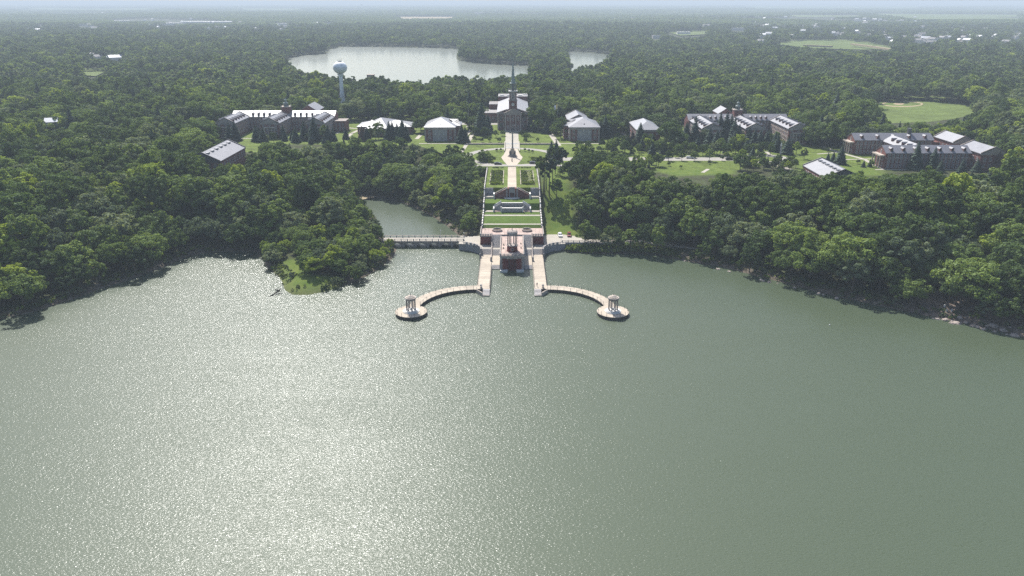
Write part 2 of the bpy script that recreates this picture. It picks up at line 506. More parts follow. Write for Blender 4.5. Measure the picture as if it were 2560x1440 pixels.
# ------------------------------------------------------------------ water
def water_mat(name, deep, rough=0.16, strength=0.5, dist=0.6, scale=0.55, sx=1.0, sy=2.4, patch=True):
    m = bpy.data.materials.new(name); m.use_nodes = True
    nt = m.node_tree; bs = nt.nodes['Principled BSDF']
    bs.inputs['Roughness'].default_value = rough
    bs.inputs['IOR'].default_value = 1.333
    bs.inputs['Base Color'].default_value = (*deep, 1)
    geo = nt.nodes.new('ShaderNodeNewGeometry')
    mp = nt.nodes.new('ShaderNodeMapping'); mp.vector_type = 'POINT'
    mp.inputs['Rotation'].default_value = (0, 0, math.radians(6))
    mp.inputs['Scale'].default_value = (sx, sy, 1)
    nt.links.new(geo.outputs['Position'], mp.inputs['Vector'])
    n1 = nt.nodes.new('ShaderNodeTexNoise'); n1.inputs['Scale'].default_value = scale
    n1.inputs['Detail'].default_value = 1.6; n1.inputs['Roughness'].default_value = 0.62
    nt.links.new(mp.outputs[0], n1.inputs['Vector'])
    # calmer and windier patches of water
    n2 = nt.nodes.new('ShaderNodeTexNoise'); n2.inputs['Scale'].default_value = 0.022; n2.inputs['Detail'].default_value = 4
    mp2 = nt.nodes.new('ShaderNodeMapping'); mp2.inputs['Rotation'].default_value = (0, 0, math.radians(-14)); mp2.inputs['Scale'].default_value = (0.6, 2.2, 1)
    nt.links.new(geo.outputs['Position'], mp2.inputs['Vector']); nt.links.new(mp2.outputs[0], n2.inputs['Vector'])
    mr = nt.nodes.new('ShaderNodeMapRange')
    mr.inputs['From Min'].default_value = 0.35; mr.inputs['From Max'].default_value = 0.65
    mr.inputs['To Min'].default_value = 0.82; mr.inputs['To Max'].default_value = 1.10
    nt.links.new(n2.outputs['Fac'], mr.inputs['Value'])
    mm = nt.nodes.new('ShaderNodeMath'); mm.operation = 'MULTIPLY'; mm.inputs[1].default_value = strength
    nt.links.new(mr.outputs['Result'], mm.inputs[0])
    bp = nt.nodes.new('ShaderNodeBump'); bp.inputs['Distance'].default_value = dist
    nt.links.new(mm.outputs[0], bp.inputs['Strength'])
    nt.links.new(n1.outputs['Fac'], bp.inputs['Height'])
    nt.links.new(bp.outputs['Normal'], bs.inputs['Normal'])
    # second lobe: ripples too fine to see one by one
    b2 = nt.nodes.new('ShaderNodeBsdfPrincipled')
    b2.inputs['Roughness'].default_value = 0.53; b2.inputs['IOR'].default_value = 1.333
    b2.inputs['Base Color'].default_value = (*deep, 1)
    ms = nt.nodes.new('ShaderNodeMixShader')
    va = nt.nodes.new('ShaderNodeVertexColor'); va.layer_name = 'sheltered'      # calm water in the lee of the woods
    c1 = nt.nodes.new('ShaderNodeMapRange'); c1.inputs['To Min'].default_value = 0.5; c1.inputs['To Max'].default_value = 0.08
    nt.links.new(va.outputs['Color'], c1.inputs['Value']); nt.links.new(c1.outputs['Result'], ms.inputs[0])
    c2 = nt.nodes.new('ShaderNodeMapRange'); c2.inputs['To Min'].default_value = 1.0; c2.inputs['To Max'].default_value = 0.30
    nt.links.new(va.outputs['Color'], c2.inputs['Value'])
    m3 = nt.nodes.new('ShaderNodeMath'); m3.operation = 'MULTIPLY'
    nt.links.new(mm.outputs[0], m3.inputs[0]); nt.links.new(c2.outputs['Result'], m3.inputs[1]); nt.links.new(m3.outputs[0], bp.inputs['Strength'])
    nt.links.new(bs.outputs[0], ms.inputs[1]); nt.links.new(b2.outputs[0], ms.inputs[2])
    nt.links.new(ms.outputs[0], nt.nodes['Material Output'].inputs['Surface'])
    return m
M_water = water_mat('lake_water', (0.052, 0.069, 0.041), rough=0.21, strength=1.0, dist=0.215, scale=1.2, sx=1.0, sy=2.5)
M_water2 = water_mat('far_lake_water', (0.06, 0.075, 0.05), rough=0.12, strength=0.5, dist=0.045)
def lake_sheet():
    xs = np.arange(-700, 701, 10.0); ys = np.arange(-600, 471, 10.0)
    X, Y = np.meshgrid(xs, ys); nx, ny = len(xs), len(ys)
    me = bpy.data.meshes.new('lake_water')
    idx = np.arange(nx * ny).reshape(ny, nx)
    q = np.stack([idx[:-1, :-1], idx[:-1, 1:], idx[1:, 1:], idx[1:, :-1]], -1).reshape(-1, 4).tolist()
    me.from_pydata(np.stack([X.ravel(), Y.ravel(), 0 * X.ravel()], 1).tolist(), [], q)
    d = poly_dist(X.ravel(), Y.ravel(), LAKE)
    xf, yf = X.ravel(), Y.ravel()
    calm = (1 - sstep(0, 75, d)) * sstep(10, 60, xf)
    calm = np.maximum(calm, sstep(330, 352, yf) * (xf < -20))
    calm = np.maximum(calm, .55 * (1 - sstep(0, 16, d)) * (xf < 10))
    a = me.color_attributes.new('sheltered', 'FLOAT_COLOR', 'POINT')
    a.data.foreach_set('color', np.stack([calm, calm, calm, np.ones(len(calm))], 1).astype(np.float32).ravel())
    me.materials.append(M_water)
    tag(link_mesh('lake_water', me), kind='structure')
lake_sheet()
w = MB(); w.face([(-520, 780, 15), (420, 780, 15), (420, 1850, 15), (-520, 1850, 15)])
tag(w.build('far_lake_water', M_water2), kind='structure')

# ------------------------------------------------------------------ haze: one even box of air
hz = MB(); hz.box(-36000, 36000, -3500, 42000, -4.5, 112)
M_haze = bpy.data.materials.new('haze_air'); M_haze.use_nodes = True
nt = M_haze.node_tree
for n in list(nt.nodes): nt.nodes.remove(n)
pv = nt.nodes.new('ShaderNodeVolumePrincipled')
pv.inputs['Color'].default_value = (0.575, 0.665, 0.745, 1)
pv.inputs['Density'].default_value = 0.00019
pv.inputs['Anisotropy'].default_value = 0.0
on = nt.nodes.new('ShaderNodeOutputMaterial'); nt.links.new(pv.outputs[0], on.inputs['Volume'])
tag(hz.build('haze', M_haze), kind='stuff')
# ================================================================== lakefront: terraces, piers, bridge
def arc_pts(cx, cy_, r, a0, a1, n):
    return [(cx + r * math.cos(a0 + (a1 - a0) * i / n), cy_ + r * math.sin(a0 + (a1 - a0) * i / n)) for i in range(n + 1)]

DECK = 1.2
post_me = None
def post_mesh():
    global post_me
    if post_me is None:
        b = MB(); b.lathe([(0.11, 0), (0.11, 0.08), (0.06, 0.12), (0.055, 1.0), (0.085, 1.03), (0.085, 1.1), (0.03, 1.16)], 6)
        post_me = b.mesh('post', M_metal)
    return post_me

def make_pier(sx):
    side = 'left' if sx < 0 else 'right'
    t = thing('pier', 'pale concrete pier with curved arm and round platform, %s of the brick boathouse' % side, 'pier', (0, 0, 0))
    # outline: straight part, arm ring, round head
    C0 = (sx * 14.0, 258.0); RO, RI = 24.8, 20.4
    a0 = math.radians(90); a1 = math.radians(177)
    def mir(p): return (p[0] * (1 if sx < 0 else -1), p[1])
    base = (-14.0, 258.0)
    outer = arc_pts(base[0], base[1], RO, a0, a1, 26)
    inner = arc_pts(base[0], base[1], RI, a0, a1, 26)
    deck = MB(); wall = MB(); cap = MB()
    def slab(poly, z0=DECK - 0.14, z1=DECK):
        p = [mir(q) for q in poly]
        if sx > 0: p = p[::-1]
        deck.prism(p, z0, z1)
    def skirt(poly):
        p = [mir(q) for q in poly]
        if sx > 0: p = p[::-1]
        wall.prism(p, -2.0, DECK - 0.142)
    def shrink(x0, x1, y0, y1, k=0.12): return [(x0 + k, y0 + k), (x1 - k, y0 + k), (x1 - k, y1), (x0 + k, y1)]
    for k in range(15):
        ya = 279.0 + 43.0 * k / 15 + .03; yb = 279.0 + 43.0 * (k + 1) / 15 - .03
        slab([(-13.9, ya), (-8.7, ya), (-8.7, yb), (-13.9, yb)])
    skirt(shrink(-13.9, -8.7, 279.0, 322.0))
    for i in range(26):
        slab([inner[i], outer[i], outer[i + 1], inner[i + 1]][::-1] if False else [inner[i + 1], inner[i], outer[i], outer[i + 1]][::-1])
        f = 0.12
        def lerp(a, b, k): return (a[0] + (b[0] - a[0]) * k, a[1] + (b[1] - a[1]) * k)
        skirt([inner[i + 1], inner[i], outer[i], outer[i + 1]][::-1] if False else [lerp(inner[i + 1], outer[i + 1], .03), lerp(inner[i], outer[i], .03), lerp(outer[i], inner[i], .03), lerp(outer[i + 1], inner[i + 1], .03)][::-1])
    deck.build('deck', M_conc, t); wall.build('side_wall', M_dark, t)
    # low stair to the water at the pier end
    st = MB()
    for k in range(5):
        z = DECK - 0.02 - 0.2 * k
        x0, x1 = (-13.2 + 0.0, -8.7)
        p = [mir(q) for q in [(-11.4, 278.8 - 0.9 * (k + 1)), (-8.7, 278.8 - 0.9 * (k + 1)), (-8.7, 278.8 - 0.9 * k), (-11.4, 278.8 - 0.9 * k)]]
        if sx > 0: p = p[::-1]
        st.prism(p, -1.0, z)
    st.build('water_steps', M_step, t)
    cb = MB()
    p0, p1 = mir((-13.9, 277.9)), mir((-11.5, 274.3))
    cb.beam(p0, p1, 0.35, -1.0, DECK + 0.25); cb.beam(p1, mir((-8.7, 274.1)), 0.35, -1.0, 0.45)
    cb.build('landing_kerb', M_stone, t)
    # round head
    hd = MB(); cxh = sx * 36.75
    hd.lathe([(5.75, DECK - 0.14), (5.8, DECK - 0.12), (5.8, DECK + 0.012), (5.75, DECK + 0.02)], 48, cxh, 256.0)
    hd.build('round_head', M_conc, t)
    hw = MB(); hw.lathe([(5.72, -2), (5.72, DECK - 0.142)], 48, cxh, 256.0); hw.build('round_head_wall', M_dark, t)
    me = post_mesh()
    pts = []
    for i in range(0, 11): 
        for R_ in (RO - 0.25, RI + 0.25):
            a = math.radians(93 + 7.4 * i)
            pts.append(mir((base[0] + R_ * math.cos(a), base[1] + R_ * math.sin(a))))
    for k in range(14):
        a = math.radians(k * 360 / 14 + 8)
        x, y = cxh + 5.5 * math.cos(a), 256 + 5.5 * math.sin(a)
        if math.hypot(x - C0[0], y - 258) > 20.6 and math.hypot(x - C0[0], y - 258) < 24.6 and y > 257: continue
        pts.append((x, y))
    y = 283.5
    while y < 318:
        pts.append(mir((-13.75, y))); y += 1.9
    y = 280.5
    while y < 306:
        pts.append(mir((-8.85, y))); y += 1.9
    for (x, y) in pts:
        link_mesh('post', me, t, (x, y, DECK + (0.02 if y < 262 else 0)))
    rail = MB()
    def railing(line, z=DECK + 0.95):
        for a, b in zip(line[:-1], line[1:]):
            rail.tube((a[0], a[1], z), (b[0], b[1], z), 0.025, 0.025, 4)
    railing([mir((-13.75, 283.5)), mir((-13.75, 317))]); railing([mir((-8.85, 280.5)), mir((-8.85, 305))])
    railing([mir(q) for q in arc_pts(base[0], base[1], RO - 0.25, math.radians(93), math.radians(167), 20)])
    railing([mir(q) for q in arc_pts(base[0], base[1], RI + 0.25, math.radians(93), math.radians(167), 20)])
    rail.build('rail_wire', M_metal, t)
    return t
make_pier(-1); make_pier(1)

def temple(x, y, label):
    t = thing('round_temple', label, 'pavilion', (x, y, DECK + 0.02), 0, 'round temples at the ends of the curved pier arms')
    s = MB(); s.lathe([(3.0, 0), (3.0, 0.22), (2.72, 0.22), (2.72, 0.44), (2.45, 0.44), (2.45, 0.62)], 40)
    s.build('stepped_base', M_white, t)
    c = MB(); c.lathe([(0.27, 0), (0.27, 0.12), (0.2, 0.18), (0.2, 2.0), (0.165, 3.7), (0.25, 3.85), (0.25, 3.95)], 10)
    cm = c.mesh('column', M_stoned)
    for k in range(8):
        a = math.radians(22.5 + 45 * k)
        link_mesh('column', cm, t, (1.62 * math.cos(a), 1.62 * math.sin(a), 0.62))
    e = MB(); e.lathe([(1.4, 4.57), (1.4, 5.25), (1.4, 5.25)], 32, cap=False)
    e.lathe([(1.4, 4.57), (1.85, 4.57), (1.85, 5.0), (1.9, 5.02), (2.15, 5.18), (2.15, 5.32), (1.5, 5.36)], 32)
    e.build('entablature', M_stoned, t)
    d = MB(); d.lathe([(2.02, 5.33), (1.95, 5.5), (1.5, 5.52), (1.48, 5.72), (1.3, 5.76), (1.05, 5.95), (0.7, 6.2), (0.3, 6.33), (0.12, 6.36)], 32)
    d.build('dome_roof', M_stone, t)
    r = MB(); r.lathe([(2.17, 5.322), (2.17, 5.34), (2.0, 5.345)], 32); r.lathe([(1.55, 5.6), (1.55, 5.66), (1.4, 5.67)], 32)
    r.build('lead_band', M_metal, t)
    f = MB(); f.lathe([(0.14, 6.34), (0.1, 6.5), (0.16, 6.58), (0.05, 6.8), (0.02, 7.05)], 8); f.build('finial', M_metal, t)
    b = MB(); b.lathe([(0.5, 0.62), (0.5, 1.0), (0.3, 1.05), (0.3, 1.3)], 12); b.build('pedestal', M_white, t)
    return t
temple(-36.75, 256.0, 'small round stone temple on the round head of the left curved pier arm')
temple(36.75, 256.0, 'small round stone temple on the round head of the right curved pier arm')

for sx, w_ in ((-1, 'left'), (1, 'right')):
    x = sx * 12.2
    t = thing('stone_urn', 'grey stone urn on a pedestal beside the water steps of the %s pier' % w_, 'urn', (x, 280.2, DECK))
    b = MB(); b.box(-0.45, 0.45, -0.45, 0.45, 0, 0.35); b.build('plinth', M_stone, t)
    b = MB(); b.lathe([(0.22, .35), (0.15, .5), (0.45, .9), (0.5, 1.25), (0.3, 1.3), (0.1, 1.5)], 12); b.build('bowl', M_stoneg, t)

import bmesh
def person(x, y, z, label, rz=0, body=None):
    """one continuous skinned body"""
    t = thing('person', label, 'person', (x, y, z), rz)
    J = [((0, 0, .95), .15), ((0, 0, 1.25), .17), ((0, 0, 1.46), .12), ((0, 0, 1.53), .055), ((0, 0.0, 1.62), .095), ((0, 0.01, 1.70), .09),
         ((.09, 0, .9), .10), ((.11, .1, .5), .07), ((.11, .16, .07), .045), ((.11, .02, .04), .035),
         ((-.09, 0, .9), .10), ((-.11, -.08, .5), .07), ((-.11, -.18, .07), .045), ((-.11, -.32, .04), .035),
         ((.20, 0, 1.42), .065), ((.26, .04, 1.15), .045), ((.26, -.06, .92), .034), ((-.20, 0, 1.42), .065), ((-.26, -.04, 1.15), .045), ((-.26, -.14, .94), .034)]
    E_ = [(0, 1), (1, 2), (2, 3), (3, 4), (4, 5), (0, 6), (6, 7), (7, 8), (8, 9), (0, 10), (10, 11), (11, 12), (12, 13), (2, 14), (14, 15), (15, 16), (2, 17), (17, 18), (18, 19)]
    bm = bmesh.new()
    lay = bm.verts.layers.skin.verify()
    vs = []
    for i, (c, r) in enumerate(J):
        v = bm.verts.new(c); v[lay].radius = (r, r); v[lay].use_root = (i == 0); vs.append(v)
    for a, b in E_: bm.edges.new((vs[a], vs[b]))
    me = bpy.data.meshes.new('body'); bm.to_mesh(me); bm.free()
    me.materials.append(body or M_cloth)
    o = link_mesh('body', me, t)
    o.modifiers.new('skin', 'SKIN'); s_ = o.modifiers.new('smooth', 'SUBSURF'); s_.levels = 1; s_.render_levels = 1
    h = MB(); h.lathe([(.02, 1.58), (.1, 1.62), (.112, 1.70), (.08, 1.79), (.02, 1.82)], 8, 0, 0.02); h.build('hair', M_metal, t)
    return t
person(9.9, 281.5, DECK, 'person in dark clothes standing at the end of the right pier', 0.4)
person(-12.6, 341.5, 7.22, 'person in dark clothes at the left end of the pink upper plaza', 1.2)

# ---- boathouse block with the tall open tempietto on its roof
ZT = 7.0
t = thing('brick_boathouse', 'dark red brick boathouse block with tall central doorway at the water', 'boathouse', (0, 303, 0))
b = MB(); W2 = 5.05
b.box(-4.4, -1.75, 0.12, 0.6, 0.9, 5.75); b.box(1.75, 4.4, 0.12, 0.6, 0.9, 5.75)
b.build('brick_front', M_brick, t)
b = MB(); b.box(-W2, W2, 2.2, 28.0, -1.5, ZT - 0.12); b.box(-W2, -4.38, 0.0, 2.2, -1.5, ZT - 0.12); b.box(4.38, W2, 0, 2.2, -1.5, ZT - .12)
b.box(-4.38, 4.38, 0.0, 2.2, 5.75, ZT - 0.12); b.box(-4.38, -1.75, 0.6, 2.2, -1.5, 5.75); b.box(1.75, 4.38, 0.6, 2.2, -1.5, 5.75)
b.box(-4.38, -1.75, 0.0, 0.6, -1.5, .9); b.box(1.75, 4.38, 0.0, 0.6, -1.5, .9)
b.build('stone_wall', M_stoneg, t)
b = MB(); b.box(-1.75, 1.75, 1.2, 1.3, 0.0, 5.75); o = b.build('gate', M_brick, t)
for k in range(-1, 2):
    b = MB(); b.box(k * 1.1 - 0.07, k * 1.1 + 0.07, 1.1, 1.2, 0.05, 5.7); b.build('gate_bar', M_metal, t)
qm = MB(); qm.box(-0.35, 0.35, 0, 0.1, 0, 0.33); qm = qm.mesh('quoin', M_stone)
for sx in (-1, 1):
    for k in range(7):
        link_mesh('quoin', qm, t, (sx * (4.2 if k % 2 else 4.4), 0.02, 1.1 + 0.66 * k))
b = MB(); b.box(-2.1, 2.1, -0.16, 0.1, 5.5, 6.35); b.build('door_lintel', M_stone, t)
for k in range(7):
    b = MB(); b.box(-1.5 + 0.45 * k, -1.28 + 0.45 * k, -0.19, -0.15, 5.72, 6.12); b.build('carved_letter', M_metal, t)
b = MB(); b.box(-5.25, 5.25, -0.22, 0.35, ZT - 0.5, ZT - 0.12); b.box(-5.25, -4.9, .35, 28, ZT - .5, ZT - .12); b.box(4.9, 5.25, .35, 28, ZT - .5, ZT - .12)
b.build('cornice', M_stone, t)
for sx in (-1, 1):
    b = MB(); b.box(sx * 1.9, sx * 5.0, -1.5, 0.02, -1.5, 0.85); b.build('water_step', M_white, t)
b = MB()
for i in range(5):
    for j in range(14): b.box(-4.75 + 1.9 * i + .02, -4.75 + 1.9 * (i + 1) - .02, .35 + 1.975 * j + .02, .35 + 1.975 * (j + 1) - .02, ZT - .12, ZT)
b.build('roof_paving', M_pink, t)
def balustrade(parent, x0, y0, x1, y1, z, step=1.5, h=0.95, pier_w=0.42, zend=None, skip_piers=False):
    L = math.hypot(x1 - x0, y1 - y0); n = max(1, round(L / step))
    zz = lambda k: z + ((zend - z) * k if zend is not None else 0)
    r = MB(); r.beam((x0, y0), (x1, y1), 0.34, (z + h - 0.16, zz(1) + h - 0.16), (z + h, zz(1) + h)); r.build('coping', M_stone, parent)
    bl = MB()
    for i in range(n):
        for q in (0.3, 0.5, 0.7):
            k = (i + q) / n
            x, y = x0 + (x1 - x0) * k, y0 + (y1 - y0) * k
            bl.box(x - 0.07, x + 0.07, y - 0.07, y + 0.07, zz(k), zz(k) + h - 0.162)
    bl.build('balusters', M_white, parent)
    for i in range(n + 1):
        k = i / n; x, y = x0 + (x1 - x0) * k, y0 + (y1 - y0) * k
        p = MB(); w = pier_w / 2; p.box(x - w, x + w, y - w, y + w, zz(k), zz(k) + h + 0.06); p.build('pier_block', M_stoneg, parent)
balustrade(t, -4.95, 0.1, 4.95, 0.1, ZT - 0.12 + 0.002, 1.65)
balustrade(t, -4.98, 0.6, -4.98, 26.5, ZT - 0.12 + .002, 2.1)
balustrade(t, 4.98, 0.6, 4.98, 26.5, ZT - 0.12 + .002, 2.1)

t = thing('tempietto', 'tall open tempietto of six columns on a brick drum with spiked crown roof', 'tempietto', (0.1, 309.8, ZT))
b = MB(); b.lathe([(2.45, 0), (2.45, .2), (2.25, .25), (2.25, 2.3), (2.45, 2.4), (2.45, 2.65), (1.9, 2.66)], 40); b.build('brick_drum', M_brick, t)
b = MB(); b.lathe([(2.5, 2.5), (2.5, 2.7), (1.6, 2.72)], 40); b.build('drum_cap', M_stoned, t)
b = MB(); 
for k in range(20):
    a = 2 * math.pi * k / 20; a2 = 2 * math.pi * (k + 1) / 20
    b.tube((0.62 * math.cos(a), -2.33, 1.3 + 0.62 * math.sin(a)), (0.62 * math.cos(a2), -2.33, 1.3 + .62 * math.sin(a2)), .11, .11, 5)
b.build('wreath', M_stone, t)
b = MB(); b.tube((0, -2.2, 1.3), (0, -2.38, 1.3), .3, .3, 16); b.build('roundel', M_metal, t)
c = MB(); c.lathe([(.3, 0), (.3, .2), (.22, .28), (.19, 4.3), (.3, 4.5), (.3, 4.6)], 12); cm = c.mesh('column', M_stoned)
for k in range(6):
    a = math.radians(60 * k + 12); link_mesh('column', cm, t, (1.95 * math.cos(a), 1.95 * math.sin(a), 2.72))
b = MB(); b.lathe([(1.6, 7.32), (2.2, 7.32), (2.2, 7.9), (2.28, 8.0), (2.28, 8.45), (2.1, 8.5)], 40); b.build('ring_beam', M_stoneg, t)
b = MB(); b.lathe([(2.15, 8.46), (1.9, 8.75), (1.0, 9.0), (.2, 9.15), (.12, 9.3)], 24); b.build('crown_roof', M_stoned, t)
sp = MB(); sp.tube((0, 0, 0), (0, 0, .75), .07, .02, 4); sm = sp.mesh('crown_spike', M_metal)
for k in range(18):
    a = 2 * math.pi * k / 18; link_mesh('crown_spike', sm, t, (2.0 * math.cos(a), 2.0 * math.sin(a), 8.6))
b = MB(); b.lathe([(.16, 9.2), (.08, 9.5), (.2, 9.7), (.05, 9.9), (.02, 11.0)], 8); b.build('finial', M_metal, t)

for i, (x, y, l) in enumerate([(-3.6, 317.5, 'left rear'), (-3.7, 313, 'left front'), (3.9, 319.2, 'right rear'), (3.9, 313.2, 'right front'), (3.9, 304.6, 'front right corner')]):
    t = thing('potted_plant', 'spiky potted plant on the boathouse roof, %s of the tempietto' % l, 'plant', (x, y, ZT), 0, 'potted plants on the boathouse roof')
    b = MB(); b.lathe([(.2, 0), (.3, .4), (.32, .42)], 8); b.build('pot', M_metal, t)
    b = MB()
    for k in range(12):
        a = 2 * math.pi * k / 12 + i; e = .3 + .5 * (k % 3) / 3
        ca, sa = math.cos(a), math.sin(a)
        b.face([(.05 * -sa, .05 * ca, .4), (.05 * sa, -.05 * ca, .4), (.75 * ca * math.cos(e), .75 * sa * math.cos(e), .45 + .7 * math.sin(e))])
    b.build('leaves', F_mid, t)

# ---- upper plaza, its red walls and stairs
ZU = 7.2; ZL = 3.0
t = thing('upper_plaza', 'pink paved upper plaza between two dark red brick walls above the boathouse', 'terrace', (0, 0, 0))
b = MB()
for i in range(16):
    for j in range(6):
        b.box(-14.6 + 1.825 * i + .02, -14.6 + 1.825 * (i + 1) - .02, 333.2 + 1.7333 * j + .02, 333.2 + 1.7333 * (j + 1) - .02, ZU - .2, ZU)
for i in range(3):
    for sx in (-1, 1): b.box(sx * (9.3 + 1.766 * i + .02), sx * (9.3 + 1.766 * (i + 1) - .02), 331.0, 333.18, ZU - .2, ZU)
b.build('pink_paving', M_pink, t)
b = MB(); b.box(-14.5, 14.5, 333.3, 343.6, 0, ZU - .202); b.build('plaza_core', M_stoneg, t)
for sx in (-1, 1):
    b = MB(); b.box(sx * 9.3, sx * 14.4, 331.1, 333.28, 0, ZU - .202); b.build('red_wall', M_brick, t)
    b = MB(); b.box(sx * 9.2, sx * 14.6, 330.95, 331.08, ZU - .45, ZU + .02); b.build('wall_coping', M_stoned, t)
    balustrade(t, sx * 9.6, 331.25, sx * 14.3, 331.25, ZU + .002, 1.2)
    balustrade(t, sx * 14.35, 331.8, sx * 14.35, 343.4, ZU + .002, 1.7)
for sx, w_ in ((-1, 'left'), (1, 'right')):
    t = thing('round_basin', 'low round brick basin with a pale rim on the %s half of the pink plaza' % w_, 'basin', (sx * 6.9, 339.3, ZU), 0)
    b = MB(); b.lathe([(2.3, 0), (2.3, .72)], 32, cap=False); b.lathe([(2.0, .72), (2.0, .2)], 32, cap=False); b.build('brick_ring', M_pink, t)
    b = MB(); b.lathe([(2.42, .72), (2.42, .84), (1.9, .84), (1.9, .72)], 32, cap=False); b.lathe([(2.42, .72), (1.9, .72)], 32, cap=False); b.build('rim', M_stoned, t)
    b = MB(); b.lathe([(1.99, .1), (1.99, .35)], 32); b.build('basin_floor', M_soil, t)
    b = MB(); b.lathe([(.16, .3), (.16, .9), (.25, 1.0), (.05, 1.5)], 8); b.build('spout', M_metal, t)

def stair(parent, x0, x1, ytop, ybot, ztop, zbot, n=14, name='flight', m=None):
    b = MB()
    for k in range(n):
        ya = ytop + (ybot - ytop) * k / n; yb = ytop + (ybot - ytop) * (k + 1) / n
        z = ztop - (ztop - zbot) * (k + 1) / (n + 0.0) + (ztop - zbot) / n * 0.5
        b.box(x0, x1, yb, ya, min(zbot, ztop) - 1.2, z)
    return b.build(name, m or M_step, parent)
def sloped_wall(parent, x, w, pts, zlow, name='side_wall', m=None):
    """wall along Y with a stepped/sloped top; pts = [(y, ztop)...] from back to front"""
    b = MB()
    for (ya, za), (yb, zb) in zip(pts[:-1], pts[1:]):
        b.beam((x, yb), (x, ya), w, zlow, (zb, za))
    return b.build(name, m or M_stoned, parent)
for sx, w_ in ((-1, 'left'), (1, 'right')):
    t = thing('water_stair', 'wide grey stone stair from the pink plaza down to the %s pier' % w_, 'stairs', (0, 0, 0))
    a, c = (5.3, 8.9)
    x0, x1 = sorted((sx * a, sx * c))
    stair(t, x0, x1, 333.1, 326.5, ZU, ZL, 20, 'upper_flight')
    b = MB(); b.box(x0, x1, 324.4, 326.5, -1, ZL); b.build('landing', M_walk, t)
    stair(t, x0, x1, 324.4, 320.8, ZL, DECK, 8, 'lower_flight')
    b = MB(); b.box(x0, x1, 308.0, 320.8, -2, DECK); b.build('quay', M_conc, t)
    stair(t, x0, x1, 308.0, 305.4, DECK, 0.25, 5, 'water_flight')
    o0, o1 = sorted((sx * 9.35, sx * 13.7))
    stair(t, o0, o1, 325.0, 322.0, ZL, DECK, 8, 'pier_flight')
    sloped_wall(t, sx * 9.1, 0.5, [(333.2, ZU + .7), (326.6, ZL + .75), (324.6, ZL + .7), (320.8, DECK + .75), (313.6, DECK + .6)], -1, 'middle_wall')
    sloped_wall(t, sx * 13.95, 0.45, [(325.6, ZL + .8), (321.6, DECK + .8), (318.6, DECK + .7)], -1, 'outer_wall')
    for (x, y) in ((sx * 9.1, 313.2), (sx * 13.95, 318.2)):
        b = MB(); b.box(x - .4, x + .4, y - .4, y + .4, -1, DECK + 1.2); b.lathe([(.3, DECK + 1.2), (.45, DECK + 1.5), (.3, DECK + 1.8), (.05, DECK + 1.9)], 8, x, y); b.build('end_post', M_stoneg, t)

for sx, w_ in ((-1, 'left'), (1, 'right')):
    # landing plaza in the corner between the curved quay wall, the red wall and the bridge road
    def mirp(l):
        p = [(q[0] * (1 if sx > 0 else -1), q[1]) for q in l]
        return p if sx > 0 else p[::-1]
    curve = arc_pts(24.0, 322.2, 10.2, math.radians(180), math.radians(97), 7)
    t = thing('quay_wall', 'scalloped grey stone quay wall with dark blocks and balustrade curving %s of the stairs' % w_, 'wall', (0, 0, 0))
    poly = [(9.4, 325.0)] + [(13.9, 325.0)] + [(p[0], p[1]) for p in curve[1:]] + [(24.4, 332.4), (24.4, 344.5), (14.62, 344.5), (14.62, 331.0), (9.4, 331.0)]
    b = MB(); b.prism(mirp(poly), -2, ZL - .02); b.build('quay_fill', M_stoneg, t)
    b = MB(); b.prism(mirp(poly), ZL - .018, ZL + .02); b.build('landing_paving', M_walk, t)
    for p, q in zip(curve[:-1], curve[1:]):
        p2, q2 = (p[0] * sx, p[1]), (q[0] * sx, q[1])
        mx, my = (p2[0] + q2[0]) / 2, (p2[1] + q2[1]) / 2
        b = MB(); b.beam(p2, q2, .5, -2, ZL + .0215); b.build('wall_panel', M_stoneg, t)
        b = MB(); b.beam(p2, q2, .34, ZL + .85, ZL + 1.0); b.build('coping', M_stone, t)
        b = MB()
        for k in (.28, .42, .58, .72):
            xx, yy = p2[0] + (q2[0] - p2[0]) * k, p2[1] + (q2[1] - p2[1]) * k
            b.box(xx - .08, xx + .08, yy - .08, yy + .08, ZL + .02, ZL + .85)
        b.build('balusters', M_white, t)
        b = MB(); b.box(p2[0] - .42, p2[0] + .42, p2[1] - .42, p2[1] + .42, -2, ZL + 1.08); b.build('buttress', M_stoneg, t)

# ---- bridge over the inlet
BY0, BY1 = 337.0, 342.8
t = thing('arched_bridge', 'low stone bridge with six arches and balustrades crossing the inlet mouth', 'bridge', (0, 0, 0))
b = MB(); b.box(-60, -22.4, BY0 - .1, BY1 + .1, 2.55, ZL); b.build('deck', M_walk, t)
arch_c = [-53.3 + 5.65 * k for k in range(6)]
b = MB()
N = 10
for yy0, yy1 in ((BY0, BY0 + .6), (BY1 - .6, BY1)):
    edges = [-60.0]
    for c in arch_c:
        edges += [c - 2.25, c + 2.25]
    edges += [-22.4]
    for k in range(0, len(edges), 2):
        b.box(edges[k], edges[k + 1], yy0, yy1, -2, 2.548)
    for c in arch_c:
        for i in range(N):
            a0 = math.pi * i / N; a1 = math.pi * (i + 1) / N
            xa, za = c - 2.25 * math.cos(a0), 0.0 + 1.75 * math.sin(a0)
            xb, zb = c - 2.25 * math.cos(a1), 0.0 + 1.75 * math.sin(a1)
            b.prism([(xa, yy0), (xb, yy0), (xb, yy1), (xa, yy1)], [za, zb, zb, za], 2.548)
b.build('arch_wall', M_stoned, t)
for c in [-56.2] + [c + 2.82 for c in arch_c]:
    b = MB(); b.box(c - .5, c + .5, BY0 + .601, BY1 - .601, -2, 2.4); b.build('bridge_pier', M_stoned, t)
    b = MB(); b.box(c - .4, c + .4, BY0 - .35, BY0 - .002, -2, 2.5); b.build('buttress', M_stoned, t)
